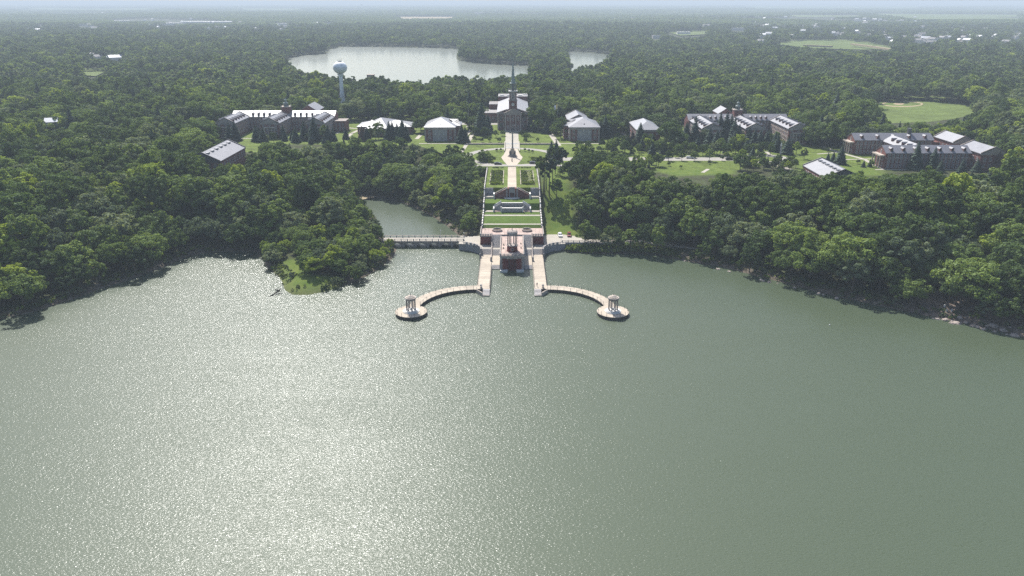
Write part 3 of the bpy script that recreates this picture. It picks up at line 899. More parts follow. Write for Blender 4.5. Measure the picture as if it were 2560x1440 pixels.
b = MB(); b.box(-60, -22.4, BY0 - .45, BY0 - .102, 2.5, 2.8); b.build('string_course', M_stone, t)
balustrade(t, -60, BY0 + .1, -22.6, BY0 + .1, ZL + .002, 2.82)
balustrade(t, -60, BY1 - .1, -22.6, BY1 - .1, ZL + .002, 2.82)

def lamp(x, y, z, label, h=3.8, group=None):
    t = thing('lamp_post', label, 'lamp post', (x, y, z), 0, group)
    b = MB(); b.lathe([(.22, 0), (.18, .5), (.07, .6), (.06, h - .5), (.12, h - .45)], 8); b.build('post', M_white, t)
    b = MB(); b.lathe([(.1, h - .45), (.26, h - .25), (.26, h - .05), (.08, h + .15)], 8); b.build('globe', M_white, t)
    return t
G = 'lamp posts along the lake road'
lamp(-33.5, BY1 - .45, ZL, 'white lamp post standing on the far balustrade in the middle of the bridge', 3.6, G)
lamp(-51.5, BY1 - .45, ZL, 'white lamp post on the far balustrade near the wooded end of the bridge', 3.6, G)
lamp(-22.2, BY0 + .4, ZL + .02, 'white lamp post where the bridge meets the quay wall', 3.9, G)
lamp(22.6, BY0 - 2.2, ZL + .02, 'white lamp post in front of the parked white car on the right quay', 3.9, G)

# ---- lake road to the right, parking, shoreside balustrade
b = MB(); b.prism([(14.7, 341.0), (17.8, 335.5), (32.8, 335.3), (32.8, 347.2), (17.2, 347.2), (14.7, 345)], 2.2, ZL + .03)
b.prism([(32.81, 335.8), (62, 334.6), (84, 324), (84, 329), (62, 340), (32.81, 341)], 2.0, ZL + .02)
tag(b.build('quay_road', M_walk), kind='structure')
b = MB(); b.prism([(-14.7, 345), (-14.7, 336.0), (-22.3, 336.9), (-22.3, 343.2)], 2.2, ZL + .03)
tag(b.build('bridge_approach_paving', M_walk), kind='structure')
t = thing('shore_balustrade', 'long pale balustrade along the lakeside road right of the curved quay wall', 'balustrade', (0, 0, 0))
b = MB(); b.beam((23, 334.6), (62, 333.6), .6, 0.0, ZL + .05); b.build('footing', M_stoneg, t)
balustrade(t, 23.2, 334.6, 62, 333.6, ZL + .052, 2.6)

def car(x, y, z, rz, paint, label, suv=False, group=None):
    t = thing('parked_car', label, 'car', (x, y, z), rz, group)
    h = 1.0 if suv else 0.85
    b = MB()
    prof = [(-2.2, .32), (-2.25, .7), (-1.2, .95 if not suv else 1.05), (2.2, h + .08), (2.28, .35)]
    n = len(prof)
    for s_ in (-1, 1):
        pts = [(s_ * .88, p[0], p[1]) for p in prof]
        b.face(pts if s_ > 0 else pts[::-1])
    for i in range(n):
        j = (i + 1) % n
        b.face([(-.88, prof[i][0], prof[i][1]), (.88, prof[i][0], prof[i][1]), (.88, prof[j][0], prof[j][1]), (-.88, prof[j][0], prof[j][1])][::-1])
    b.build('body', paint, t)
    top = 1.62 if suv else 1.42
    b = MB(); b.prism([(-.8, -1.15), (.8, -1.15), (.8, 2.0), (-.8, 2.0)], h - .1, top - .25); b.build('windows', M_glass, t)
    b = MB(); q = [(-.66, -.35), (.66, -.35), (.66, 1.6), (-.66, 1.6)]; b.prism(q, top - .26, top); b.build('roof', paint, t)
    wm = MB(); wm.tube((-.1, 0, 0), (.1, 0, 0), .33, .33, 10); wm = wm.mesh('wheel', M_tyre)
    for sx_ in (-.82, .82):
        for yy in (-1.35, 1.35): link_mesh('wheel', wm, t, (sx_, yy, .33))
    lm = MB(); lm.box(-.16, .16, -.04, .04, -.08, .08); lm = lm.mesh('headlight', M_white)
    for sx_ in (-.6, .6): link_mesh('headlight', lm, t, (sx_, -2.24, .62))
    return t
car(22.7, 344.6, ZL + .03, 0.05, M_carw, 'white car parked at the edge of the lawn by the quay')
car(27.0, 344.8, ZL + .03, -0.05, M_carr, 'dark red car parked at the edge of the lawn by the quay', True)

# ---- grass terraces with stone paths between side balustrades
def slope(name, y0, y1, z0, z1, m, x=13.6):
    b = MB(); b.beam((0, y0), (0, y1), 2 * x, (z0 - 2.5, z1 - 2.5), (z0, z1)); 
    return tag(b.build(name, m), kind='structure')
slope('grass_bank', 343.62, 345.4, 7.3, 8.4, M_lawnd)
slope('terrace_path', 345.41, 347.0, 8.4, 8.45, M_walk)
slope('grass_bank', 347.01, 356.4, 8.45, 9.6, M_lawnd)
slope('terrace_path', 356.41, 358.4, 9.65, 9.7, M_walk)
slope('grass_bank', 358.41, 361.8, 9.75, 10.1, M_lawnd)
b = MB(); b.box(-13.6, -8.4, 361.81, 364.6, 6, 10.25); b.box(8.4, 13.6, 361.81, 364.6, 6, 10.25)
tag(b.build('terrace_path', M_walk), kind='structure')
slope('grass_bank', 366.9, 374.4, 13.2, 13.6, M_lawnd)
for sx in (-1, 1):
    b = MB(); x0, x1 = sorted((sx * 9.2, sx * 13.6)); b.prism([(x0, 364.61), (x1, 364.61), (x1, 366.88), (x0, 366.88)], 7, [10.3, 10.3, 13.1, 13.1])
    tag(b.build('grass_bank', M_lawnd), kind='structure')
t = thing('basin_wall', 'grey stone basin wall with white parapets and side steps on the grass terraces', 'wall', (0, 0, 0))
b = MB(); b.box(-5.2, 5.2, 361.9, 363.0, 8, 11.9); b.build('front_wall', M_stoneg, t)
b = MB(); b.box(-5.35, 5.35, 361.8, 363.1, 11.9, 12.1); b.build('front_coping', M_white, t)
b = MB(); b.box(-5.2, 5.2, 363.1, 366.0, 8, 11.6); b.build('basin_bed', M_lawnd, t)
b = MB(); b.box(-5.2, 5.2, 366.0, 366.88, 8, 13.5); b.build('rear_wall', M_stoneg, t)
b = MB(); b.box(-5.3, 5.3, 365.9, 366.88, 13.5, 13.7); b.build('rear_coping', M_white, t)
for sx in (-1, 1):
    b = MB(); x0, x1 = sorted((sx * 5.4, sx * 8.6)); b.box(x0, x1, 362.0, 364.4, 8, 10.4); b.build('red_floor', M_pink, t)
    b = MB()
    for k in range(8):
        xa = 9.0 - .45 * k; b.box(*sorted((sx * xa, sx * (xa - .45))), 364.6, 366.4, 8, 10.6 + .36 * k)
    b.build('flight', M_step, t)
    b = MB(); b.beam((sx * 9.2, 364.5), (sx * 5.3, 364.5), .35, 9, (11.3, 14.2)); b.build('stair_wall', M_stoneg, t)
    b = MB(); b.beam((sx * 9.4, 366.7), (sx * 5.3, 366.7), .35, 9, (12.2, 14.7)); b.build('stair_rear_wall', M_white, t)
    b = MB(); b.box(sx * 9.0 - .3, sx * 9.0 + .3, 361.9, 366.9, 9, 11.9); b.build('end_wall', M_white, t)
    b = MB(); b.box(sx * 5.3 - .3, sx * 5.3 + .3, 361.7, 362.3, 9, 12.7); b.build('corner_post', M_white, t)
t = thing('grotto_stair', 'dark brick stair wall with twin flights and small stone grotto below the gardens', 'stairs', (0, 0, 0))
b = MB(); b.prism([(-9.0, 376.6), (9.0, 376.6), (9.0, 377.4), (-9.0, 377.4)], 12.5, [14.6, 14.6, 14.6, 14.6]); b.build('brick_base', M_brickd, t)
for sx in (-1, 1):
    b = MB(); 
    p, q = (sx * 9.0, 377.0), (sx * 2.9, 377.0)
    b.beam(p, q, .8, 14.602, (14.9, 18.2)); b.build('brick_wall', M_brickd, t)
    b = MB(); b.beam((sx * 9.1, 376.95), (sx * 2.9, 376.95), .55, (15.6, 19.0), (15.8, 19.2)); b.build('sloped_rail', M_stone, t)
    b = MB()
    for k in range(9):
        kk = (k + .5) / 9; x = sx * (9.0 - 6.1 * kk); b.box(x - .1, x + .1, 376.85, 377.05, 14.9 + 3.3 * kk - .3, 15.7 + 3.4 * kk)
    b.build('balusters', M_white, t)
    b = MB()
    for k in range(12):
        xa = 9.0 - .5 * k; b.box(*sorted((sx * xa, sx * (xa - .5))), 377.4, 379.6, 12, 14.3 + .31 * k)
    b.build('flight', M_step, t)
    b = MB(); b.box(sx * 9.1 - .35, sx * 9.1 + .35, 374.6, 379.6, 12.5, 16.0); b.build('end_wall', M_white, t)
    b = MB(); x0, x1 = sorted((sx * 9.5, sx * 13.6)); b.box(x0, x1, 375.0, 379.6, 12, 14.4); b.build('side_landing', M_walk, t)
    b = MB(); b.box(x0, x1, 379.61, 380.2, 12, 17.9); b.build('retaining_wall', M_stoneg, t)
    b = MB(); b.box(*sorted((sx * 2.3, sx * 2.9)), 376.3, 377.6, 12.5, 18.6); b.build('pilaster', M_stoneg, t)
b = MB(); b.box(-2.3, -1.0, 376.6, 379.6, 12.5, 18.4); b.box(1.0, 2.3, 376.6, 379.6, 12.5, 18.4); b.box(-1.0, 1.0, 376.6, 379.6, 16.3, 18.4); b.box(-1, 1, 378.0, 379.6, 12.5, 16.3)
b.build('grotto_wall', M_brickd, t)
b = MB(); b.box(-1.45, -1.0, 376.2, 376.58, 13.5, 18.7); b.box(1.0, 1.45, 376.2, 376.58, 13.5, 18.7); b.box(-1.45, 1.45, 376.1, 376.58, 18.7, 19.2); b.box(-.998, .998, 376.25, 376.58, 16.3, 18.69)
b.build('portal', M_stoneg, t)
b = MB(); b.prism([(3.9 * math.cos(math.pi + math.pi * k / 14), 376.1 + 2.6 * math.sin(math.pi + math.pi * k / 14)) for k in range(15)], 12.5, 13.85); b.build('half_round_step', M_white, t)
b = MB(); b.box(-2.6, 2.6, 379.61, 381.0, 12, 17.98); b.build('head_landing', M_walk, t)

zprof = [(343.6, 8.3), (345.4, 9.1), (347, 9.2), (356.4, 10.4), (361.8, 10.9), (366.9, 13.9), (375, 14.3), (380, 18.6), (410, 18.8), (426, 18.8)]
for sx, w_ in ((-1, 'left'), (1, 'right')):
    t = thing('garden_balustrade', 'long white balustrade stepping up the %s side of the grass terraces and garden' % w_, 'balustrade', (0, 0, 0))
    for (ya, za), (yb, zb) in zip(zprof[:-1], zprof[1:]):
        b = MB(); b.beam((sx * 14.0, ya), (sx * 14.0, yb), .6, (0, 0), (za - .8, zb - .8)); b.build('footing', M_stoneg, t)
        b = MB(); b.beam((sx * 14.0, ya), (sx * 14.0, yb), .45, (za - .02, zb - .02), (za + .16, zb + .16)); b.build('coping', M_white, t)
    y = 344.0
    bb = MB()
    while y < 426:
        z = float(np.interp(y, [q[0] for q in zprof], [q[1] for q in zprof]))
        bb.box(sx * 14 - .09, sx * 14 + .09, y - .09, y + .09, z - .8, z); y += .6
    bb.build('balusters', M_white, t)
    y = 344.6
    pm = MB(); pm.box(-.32, .32, -.32, .32, -.85, .4); pm = pm.mesh('pier_block', M_stone)
    while y < 426:
        z = float(np.interp(y, [q[0] for q in zprof], [q[1] for q in zprof]))
        link_mesh('pier_block', pm, t, (sx * 14, y, z)); y += 3.1

# ================================================================== gardens and promenade
def sheet(name, pts, z, m, kind='structure', label=None, th=0.0):
    b = MB(); b.prism(pts, z - .25, z)
    o = b.build(name, m); tag(o, kind=kind); return o
def ccw(pts):
    a = sum(pts[i][0] * pts[(i + 1) % len(pts)][1] - pts[(i + 1) % len(pts)][0] * pts[i][1] for i in range(len(pts)))
    return pts if a > 0 else pts[::-1]
def ring(cx, cy_, r0, r1, z, m, name, n=64, a0=0, a1=2 * math.pi, zb=None):
    b = MB()
    for i in range(n):
        t0 = a0 + (a1 - a0) * i / n; t1 = a0 + (a1 - a0) * (i + 1) / n
        q = [(cx + r0 * math.cos(t0), cy_ + r0 * math.sin(t0)), (cx + r1 * math.cos(t0), cy_ + r1 * math.sin(t0)),
             (cx + r1 * math.cos(t1), cy_ + r1 * math.sin(t1)), (cx + r0 * math.cos(t1), cy_ + r0 * math.sin(t1))]
        b.face([(p[0], p[1], z) for p in q])
    return tag(b.build(name, m), kind='structure')
def flat(name, pts, z, m):
    b = MB(); b.face([(p[0], p[1], z) for p in ccw(pts)])
    return tag(b.build(name, m), kind='structure')
Z1 = 18.02
b = MB(); b.box(-13.6, -2.3, 380.3, 433, 15, Z1); b.box(2.3, 13.6, 380.3, 433, 15, Z1)
tag(b.build('garden_lawn', M_lawn), kind='structure')
b = MB()
for k in range(19): b.box(-2.3, 2.3, 381.01 + 2.895 * k + .03, 381.01 + 2.895 * (k + 1) - .03, 17.5, Z1 + .01)
tag(b.build('promenade', M_conc), kind='structure')
flat('campus_lawn', [(-235, 520), (-184, 516), (-182, 477), (-150, 477), (-150, 505), (-62, 500), (-42, 470), (-30, 436), (-15, 432), (15, 432), (60, 440), (82, 430), (92, 424), (128, 424), (140, 440), (200, 436), (290, 440), (290, 470), (300, 560), (40, 600), (-30, 660), (-235, 600)], 18.03, M_lawn)
flat('cross_road', [(-30, 433.5), (30, 433.5), (30, 438), (-30, 438)], 18.045, M_road)
ring(0, 463, 24.5, 29.5, 18.05, M_road, 'ring_road')
flat('column_plaza', [(-2.6, 436), (2.6, 436), (5.5, 452), (6.5, 460), (5, 470), (3.4, 490), (-3.4, 490), (-5, 470), (-6.5, 460), (-5.5, 452)], 18.055, M_conc)
flat('church_walk', [(-4.4, 491.5), (4.4, 491.5), (4.6, 553), (-4.6, 553)], 18.056, M_walk)
flat('lake_road', [(27, 449.6), (140, 449.6), (140, 460.0), (27, 460.0)], 18.046, M_road)
ring(153.5, 455, 7.4, 15.0, 18.052, M_road, 'turning_circle')
flat('cross_walk', [(-62, 507), (62, 507), (62, 509), (-62, 509)], 18.044, M_walk)
flat('cross_walk', [(-33, 470), (-31, 470), (-23, 600), (-27, 600)], 18.0475, M_walk)
flat('cross_walk', [(29, 500), (32.5, 500), (26, 600), (22, 600)], 18.0475, M_walk)
flat('campus_drive', [(-60, 590), (60, 590), (60, 600), (-60, 600)], 18.042, M_road)
# paths read off the lawns right and left of the axis
def path(pts, w, z=18.049, m=None, name='footpath', zz=18.0):
    W_ = PP(pts, zz); b = MB()
    for a, c in zip(W_[:-1], W_[1:]):
        dx, dy = c[0] - a[0], c[1] - a[1]; L = math.hypot(dx, dy); nx, ny = -dy / L * w / 2, dx / L * w / 2
        ex, ey = dx / L * w * .3, dy / L * w * .3
        b.face([(a[0] + nx - ex, a[1] + ny - ey, z), (a[0] - nx - ex, a[1] - ny - ey, z), (c[0] - nx + ex, c[1] - ny + ey, z), (c[0] + nx + ex, c[1] + ny + ey, z)][::1])
    o = b.build(name, m or M_walk); tag(o, kind='structure'); return o
path([(1520, 331), (1574, 331)], 2.2, 18.0481); path([(1556, 331), (1572, 352)], 2.6, 18.0482); path([(1538, 354), (1576, 354)], 1.8, 18.0483)
path([(602, 346), (645, 346)], 1.8, 18.0484); path([(841, 334), (866, 319), (895, 322)], 2.4, 18.0485); path([(866, 345), (880, 333), (895, 326)], 2.6, 18.0486)
path([(1042, 347), (1052, 337), (1060, 336)], 2.8, 18.0487); path([(1160, 346), (1172, 331), (1180, 322)], 2.6, 18.0488); path([(1171, 318), (1178, 301)], 3.0, 18.0489)
path([(2037, 360), (2100, 382), (2160, 398), (2190, 415), (2212, 424)], 2.6, 18.0491); path([(2045, 385), (2098, 381)], 1.8, 18.0492)
path([(2112, 399), (2186, 397)], 1.6, 18.0493); path([(1916, 380), (1932, 392)], 2.2, 18.0494); path([(1803, 386), (1836, 400)], 2.4, 18.0495)
path([(2190, 424), (2212, 424), (2330, 424), (2440, 424)], 1.8, 18.0496); path([(1757, 431), (1770, 423)], 2.0, 18.0497)
path([(1950, 415), (1975, 425)], 3.5, 18.0498); path([(2115, 318), (2160, 330)], 6, 18.0499); path([(2520, 412), (2600, 455)], 5, 18.0501)
path([(2480, 480), (2600, 540)], 5, 18.0502); path([(525, 325), (543, 322)], 2.4, 18.0503); path([(515, 352), (540, 358)], 5, 18.0504)
# church steps in the middle of the ring
t = thing('church_steps', 'two short flights of pale steps with low walls in front of the church', 'stairs', (0, 0, 0))
for y0 in (489.8, 505.5):
    b = MB()
    for k in range(4): b.box(-4.2, 4.2, y0 + .45 * k, y0 + 1.9, 17.9, 18.12 + .1 * k)
    b.build('flight', M_white, t)
for sx in (-1, 1):
    b = MB(); b.box(sx * 4.7 - .3, sx * 4.7 + .3, 478, 512, 17.5, 18.9); b.build('side_wall', M_walk, t)
t = thing('retaining_wall', 'low stone wall across the lawn in front of the church', 'wall', (0, 0, 0))
for sx in (-1, 1):
    b = MB(); b.box(*sorted((sx * 5.1, sx * 30)), 503.5, 504.3, 17.5, 18.8); b.build('wall_length', M_stoned, t)
    b = MB(); b.box(*sorted((sx * 5.1, sx * 30)), 503.4, 504.4, 18.8, 18.95); b.build('coping', M_stone, t)

# garden beds: low white edging, hedges, planting
t = thing('bed_edging', 'white stone edging around the left garden bed', 'edging', (0, 0, 0))
def edging(sx, label):
    t = thing('bed_edging', label, 'edging', (0, 0, 0))
    x0, x1 = sorted((sx * 4.6, sx * 11.6))
    for (a, c) in (((x0, 386.5), (x0, 421)), ((x1, 386.5), (x1, 421)), ((x0, 421), (x1, 421))):
        b = MB(); b.beam(a, c, .3, 17.9, 18.3); b.build('kerb', M_stone, t)
bpy.data.objects.remove(t)
edging(-1, 'white stone edging around the left garden bed'); edging(1, 'white stone edging around the right garden bed')

# monument column
t = thing('column_monument', 'tall slender column with a statue on top in the middle of the ring road', 'monument', (0.3, 463, 18.05))
b = MB(); b.lathe([(3.0, 0), (3.0, .4), (2.5, .4), (2.5, .9)], 8); b.build('stepped_base', M_stoned, t)
b = MB(); b.box(-1.1, 1.1, -1.1, 1.1, .9, 4.6); b.box(-1.35, 1.35, -1.35, 1.35, 4.6, 5.0); b.build('pedestal', M_stone, t)
b = MB(); b.lathe([(.75, 5.0), (.75, 5.3), (.48, 5.6), (.4, 13.6), (.62, 13.9), (.7, 14.4)], 14); b.build('shaft', M_stoneg, t)
b = MB(); b.lathe([(.35, 14.4), (.42, 14.8), (.3, 15.3), (.32, 15.9), (.14, 16.2), (.2, 16.45), (.05, 16.7)], 8); b.build('statue', M_metal, t)
for k, (x, y) in enumerate(((-1.5, -1.5), (1.5, -1.5), (-1.5, 1.5), (1.5, 1.5))):
    b = MB(); b.lathe([(.5, .9), (.42, 1.8), (.5, 2.6), (.3, 3.0), (.24, 3.4), (.08, 3.6)], 8, x, y); b.build('corner_figure', M_metal, t)
t = thing('small_bust', 'small dark bust on a plinth on the promenade before the column', 'statue', (0, 447.5, 18.06))
b = MB(); b.box(-.3, .3, -.3, .3, 0, 1.1); b.build('plinth', M_stoned, t)
b = MB(); b.lathe([(.15, 1.1), (.35, 1.3), (.25, 1.55), (.18, 1.65), (.2, 1.85), (.05, 2.0)], 8); b.build('bust', M_metal, t)

t = thing('pillar_monument', 'grey pillar with a white statue on the island of the turning circle', 'monument', P(1949, 400, 18) + (18.05,))
b = MB(); b.box(-1, 1, -1, 1, 0, 1.4); b.build('base', M_stone, t)
b = MB(); b.lathe([(.6, 1.4), (.5, 2), (.42, 8.0), (.6, 8.2)], 10); b.build('shaft', M_stoneg, t)
b = MB(); b.lathe([(.4, 8.2), (.5, 8.9), (.32, 9.6), (.16, 9.8), (.22, 10.1), (.05, 10.4)], 8); b.build('statue', M_white, t)

def flagpole(px, py, h, label, flag=False):
    x, y = P(px, py, 18)
    t = thing('flagpole', label, 'flagpole', (x, y, 18))
    b = MB(); b.lathe([(.3, 0), (.13, .3), (.11, h * .6), (.06, h), (.12, h + .1), (.02, h + .25)], 8); b.build('pole', M_white, t)
    if flag:
        b = MB()
        n = 6
        for i in range(n):
            for j in range(n):
                def q(u, v):
                    u /= n; v /= n
                    return (-.1 - 2.6 * u * (1 - .15 * v) , .25 * math.sin(5 * u + 2 * v), h - .3 - 1.4 * u - 3.6 * v * (1 - .1 * u))
                b.face([q(i, j), q(i + 1, j), q(i + 1, j + 1), q(i, j + 1)], 0 if i < 3 else 1)
        b.build('flag', [M_yell, M_ww], t)
flagpole(1171, 309, 12.5, 'bare white flagpole on the lawn left of the church')
flagpole(1393, 322, 18.5, 'tall white flagpole flying a yellow and white flag right of the church', True)
for i, (px, py) in enumerate([(2053.5, 361), (1878, 302)]):
    lamp(*P(px, py, 18), 18.0, ['pale lamp post by the path right of the right dormitory', 'pale lamp post behind the right dormitory roof'][i], 8.0)
# ================================================================== campus buildings
WIN = {}
def win_mesh(w, h, arched=False, fr=None, cols=2, rows=2):
    key = (w, h, arched, cols, rows)
    if key not in WIN:
        b = MB(); f = 0.13
        b.box(-w / 2, -w / 2 + f, -.07, 0.02, 0, h); b.box(w / 2 - f, w / 2, -.07, 0.02, 0, h)
        b.box(-w / 2 + f, w / 2 - f, -.07, .02, h - f, h); b.box(-w / 2 - .1, w / 2 + .1, -.16, .02, -f, 0.0)
        for c in range(1, cols):
            x = -w / 2 + w * c / cols; b.box(x - .04, x + .04, -.06, .015, 0.001, h - f - .001)
        for r in range(1, rows):
            z = h * r / rows; b.box(-w / 2 + f + .001, w / 2 - f - .001, -.055, .012, z - .04, z + .04)
        b.face([(-w / 2 + f, -.02, 0), (w / 2 - f, -.02, 0), (w / 2 - f, -.02, h - f), (-w / 2 + f, -.02, h - f)], 1)
        if arched:
            n = 8
            for i in range(n):
                a0 = math.pi * i / n; a1 = math.pi * (i + 1) / n; R = w / 2
                b.prism([(0, -.07), (1e-3, -.07), (1e-3, .02), (0, .02)], 0, .001) if False else None
                p0 = (R * math.cos(a0), R * math.sin(a0)); p1 = (R * math.cos(a1), R * math.sin(a1)); r = R - f
                q0 = (r * math.cos(a0), r * math.sin(a0)); q1 = (r * math.cos(a1), r * math.sin(a1))
                b.face([(p0[0], -.07, h + p0[1]), (q0[0], -.07, h + q0[1]), (q1[0], -.07, h + q1[1]), (p1[0], -.07, h + p1[1])])
                b.face([(0, -.02, h), (q0[0], -.02, h + q0[1]), (q1[0], -.02, h + q1[1])], 1)
        WIN[key] = b.mesh('window', [M_frame, M_glass])
    return WIN[key]
RZ = {'S': 0.0, 'E': math.pi / 2, 'N': math.pi, 'W': -math.pi / 2}
def windows(t, face, fixed, a0, a1, n, zs, w=1.25, h=2.0, arched=False, name='window'):
    me = win_mesh(w, h, arched)
    for z in (zs if isinstance(zs, (list, tuple)) else [zs]):
        for i in range(n):
            a = a0 + (a1 - a0) * (i + .5) / n
            if face in 'SN': loc = (a, fixed, z)
            else: loc = (fixed, a, z)
            link_mesh(name, me, t, loc, RZ[face])
def band(t, face, fixed, a0, a1, z, hh=.35, proud=.1, m=None, name='string_course'):
    b = MB()
    if face == 'S': b.box(a0, a1, fixed - proud, fixed + .01, z, z + hh)
    if face == 'N': b.box(a0, a1, fixed - .01, fixed + proud, z, z + hh)
    if face == 'W': b.box(fixed - proud, fixed + .01, a0, a1, z, z + hh)
    if face == 'E': b.box(fixed - .01, fixed + proud, a0, a1, z, z + hh)
    b.build(name, m or M_stone, t)

def gable_x(t, x0, x1, yc, hw, z0, ze, zr, wall, roofm, over=.5):
    """bar with its ridge along X"""
    b = MB(); b.box(x0, x1, yc - hw, yc + hw, z0, ze)
    for x in (x0, x1):
        q = [(x, yc - hw, ze), (x, yc + hw, ze), (x, yc, zr)]
        b.face(q if x == x1 else q[::-1])
    b.build('wall', wall, t)
    s = (zr - ze) / hw; e = over; th = .28
    r = MB()
    for sg in (-1, 1):
        ye = yc + sg * (hw + e); z_e = ze - s * e + .1
        a, c = x0 - .25, x1 + .25
        pts = [(a, ye, z_e), (c, ye, z_e), (c, yc, zr + .1), (a, yc, zr + .1)]
        low = [(p[0], p[1], p[2] - th) for p in pts]
        r.face(pts if sg < 0 else pts[::-1]); r.face(low[::-1] if sg < 0 else low)
        r.face([low[0], low[1], pts[1], pts[0]] if sg < 0 else [low[1], low[0], pts[0], pts[1]])
        r.face([low[1], low[2], pts[2], pts[1]] if sg < 0 else [pts[1], pts[2], low[2], low[1]])
        r.face([pts[0], pts[3], low[3], low[0]] if sg < 0 else [low[0], low[3], pts[3], pts[0]])
    r.build('roof', roofm, t)
def gable_y(t, y0, y1, xc, hw, z0, ze, zr, wall, roofm, over=.5, parapet=False):
    b = MB(); b.box(xc - hw, xc + hw, y0, y1, z0, ze)
    for y in (y0, y1):
        q = [(xc - hw, y, ze), (xc + hw, y, ze), (xc, y, zr)]
        b.face(q if y == y0 else q[::-1])
    b.build('wall', wall, t)
    s = (zr - ze) / hw; e = over; th = .28
    r = MB()
    for sg in (-1, 1):
        xe = xc + sg * (hw + e); z_e = ze - s * e + .1
        a, c = y0 - .25, y1 + .25
        pts = [(xe, a, z_e), (xe, c, z_e), (xc, c, zr + .1), (xc, a, zr + .1)]
        low = [(p[0], p[1], p[2] - th) for p in pts]
        r.face(pts if sg > 0 else pts[::-1]); r.face(low[::-1] if sg > 0 else low)
        for i, j in ((0, 1), (1, 2), (3, 0)):
            r.face([low[i], low[j], pts[j], pts[i]])
    r.build('roof', roofm, t)
    if parapet:
        for y in (y0, y1):
            p = MB(); p.beam((xc - hw - .3, y), (xc, y), .5, ze - 1, (ze + .45, zr + .6)); p.beam((xc, y), (xc + hw + .3, y), .5, ze - 1, (zr + .6, ze + .45))
            p.build('gable_parapet', M_metal if parapet == 'dark' else M_stoned, t)
def hip(t, x0, x1, y0, y1, ze, zr, roofm, run=None, over=.5, ridge='y', name='roof'):
    x0 -= over; x1 += over; y0 -= over; y1 += over
    b = MB(); A, B, C_, D = (x0, y0, ze), (x1, y0, ze), (x1, y1, ze), (x0, y1, ze)
    if ridge == 'y':
        xc = (x0 + x1) / 2; rn = run or (x1 - x0) / 2; R0, R1 = (xc, y0 + rn, zr), (xc, y1 - rn, zr)
        b.face([A, B, R0]); b.face([B, C_, R1, R0]); b.face([C_, D, R1]); b.face([D, A, R0, R1])
    else:
        yc = (y0 + y1) / 2; rn = run or (y1 - y0) / 2; R0, R1 = (x0 + rn, yc, zr), (x1 - rn, yc, zr)
        b.face([A, B, R1, R0]); b.face([B, C_, R1]); b.face([C_, D, R0, R1]); b.face([D, A, R0])
    b.face([D, C_, B, A])
    b.box(x0, x1, y0, y1, ze - .45, ze - .002)
    return b.build(name, roofm, t)

def dormer(t, x, y, z, face, w=1.3, h=1.5, d=2.6):
    """small gabled dormer with a dark front"""
    key = ('dormer', w, h, d)
    if key not in WIN:
        b = MB(); b.box(-w / 2, w / 2, -d * .5, d, -.6, h * .6, 0)
        b.face([(-w / 2, -d * .5, h * .6), (w / 2, -d * .5, h * .6), (0, -d * .5, h)], 0)
        b.face([(-w / 2 - .12, -d * .5 - .12, h * .55), (0, -d * .5 - .12, h + .06), (0, d, h + .06), (-w / 2 - .12, d, h * .55)][::-1], 1)
        b.face([(w / 2 + .12, -d * .5 - .12, h * .55), (0, -d * .5 - .12, h + .06), (0, d, h + .06), (w / 2 + .12, d, h * .55)], 1)
        b.face([(-w / 2 + .2, -d * .5 - .02, -.3), (w / 2 - .2, -d * .5 - .02, -.3), (w / 2 - .2, -d * .5 - .02, h * .5), (-w / 2 + .2, -d * .5 - .02, h * .5)], 2)
        WIN[key] = b.mesh('dormer', [M_brickd, M_roofg, M_glass])
    return link_mesh('dormer', WIN[key], t, (x, y, z), RZ[face])

def cupola(t, x, y, z0, zb, w=2.9):
    b = MB(); b.box(x - w, x + w, y - w, y + w, z0, zb); b.build('tower_base', M_brickd, t)
    b = MB(); b.box(x - w - .3, x + w + .3, y - w - .3, y + w + .3, zb, zb + .5); b.build('tower_cornice', M_stone, t)
    for sx in (-1, 1):
        for sy in (-1, 1):
            b = MB(); b.lathe([(.3, zb + .5), (.2, zb + .8), (.3, zb + 1.1), (.03, zb + 1.7)], 6, x + sx * (w - .2), y + sy * (w - .2)); b.build('corner_urn', M_stone, t)
    b = MB(); b.lathe([(1.7, zb + .5), (1.7, zb + 2.6), (1.9, zb + 2.7), (1.5, zb + 3.1), (1.1, zb + 3.4), (1.05, zb + 3.45)], 8, x, y); b.build('lantern_drum', M_copper, t)
    for k in range(8):
        a = math.pi / 4 * k + math.pi / 8
        q = MB(); q.box(-.35, .35, -.04, .04, zb + .9, zb + 2.3); o = q.build('lantern_window', M_glass, t)
        o.location = (x + 1.60 * math.cos(a), y + 1.60 * math.sin(a), 0); o.rotation_euler = (0, 0, a + math.pi / 2)
    for k in range(6):
        a = math.pi / 3 * k
        b = MB(); b.lathe([(.14, zb + 3.45), (.12, zb + 4.7)], 6, x + .8 * math.cos(a), y + .8 * math.sin(a)); b.build('lantern_post', M_copper, t)
    b = MB(); b.lathe([(1.05, zb + 4.7), (.95, zb + 5.0), (.5, zb + 5.5), (.08, zb + 5.8), (.03, zb + 6.6)], 10, x, y); b.build('lantern_dome', M_copper, t)

def portico(t, xc, y, hw, z0, z1, n=4):
    for i in range(n):
        x = xc - hw + 2 * hw * i / (n - 1)
        c = MB(); c.lathe([(.5, z0), (.5, z0 + .3), (.36, z0 + .4), (.3, z1 - .4), (.45, z1)], 10, x, y - .9); c.build('portico_column', M_stone, t)
    b = MB(); b.box(xc - hw - .6, xc + hw + .6, y - 1.5, y - .02, z1, z1 + .7); b.build('portico_beam', M_stone, t)
    b = MB(); b.box(xc - hw - .6, xc + hw + .6, y - 1.6, y - .02, z0 - .4, z0); b.build('portico_floor', M_step, t)

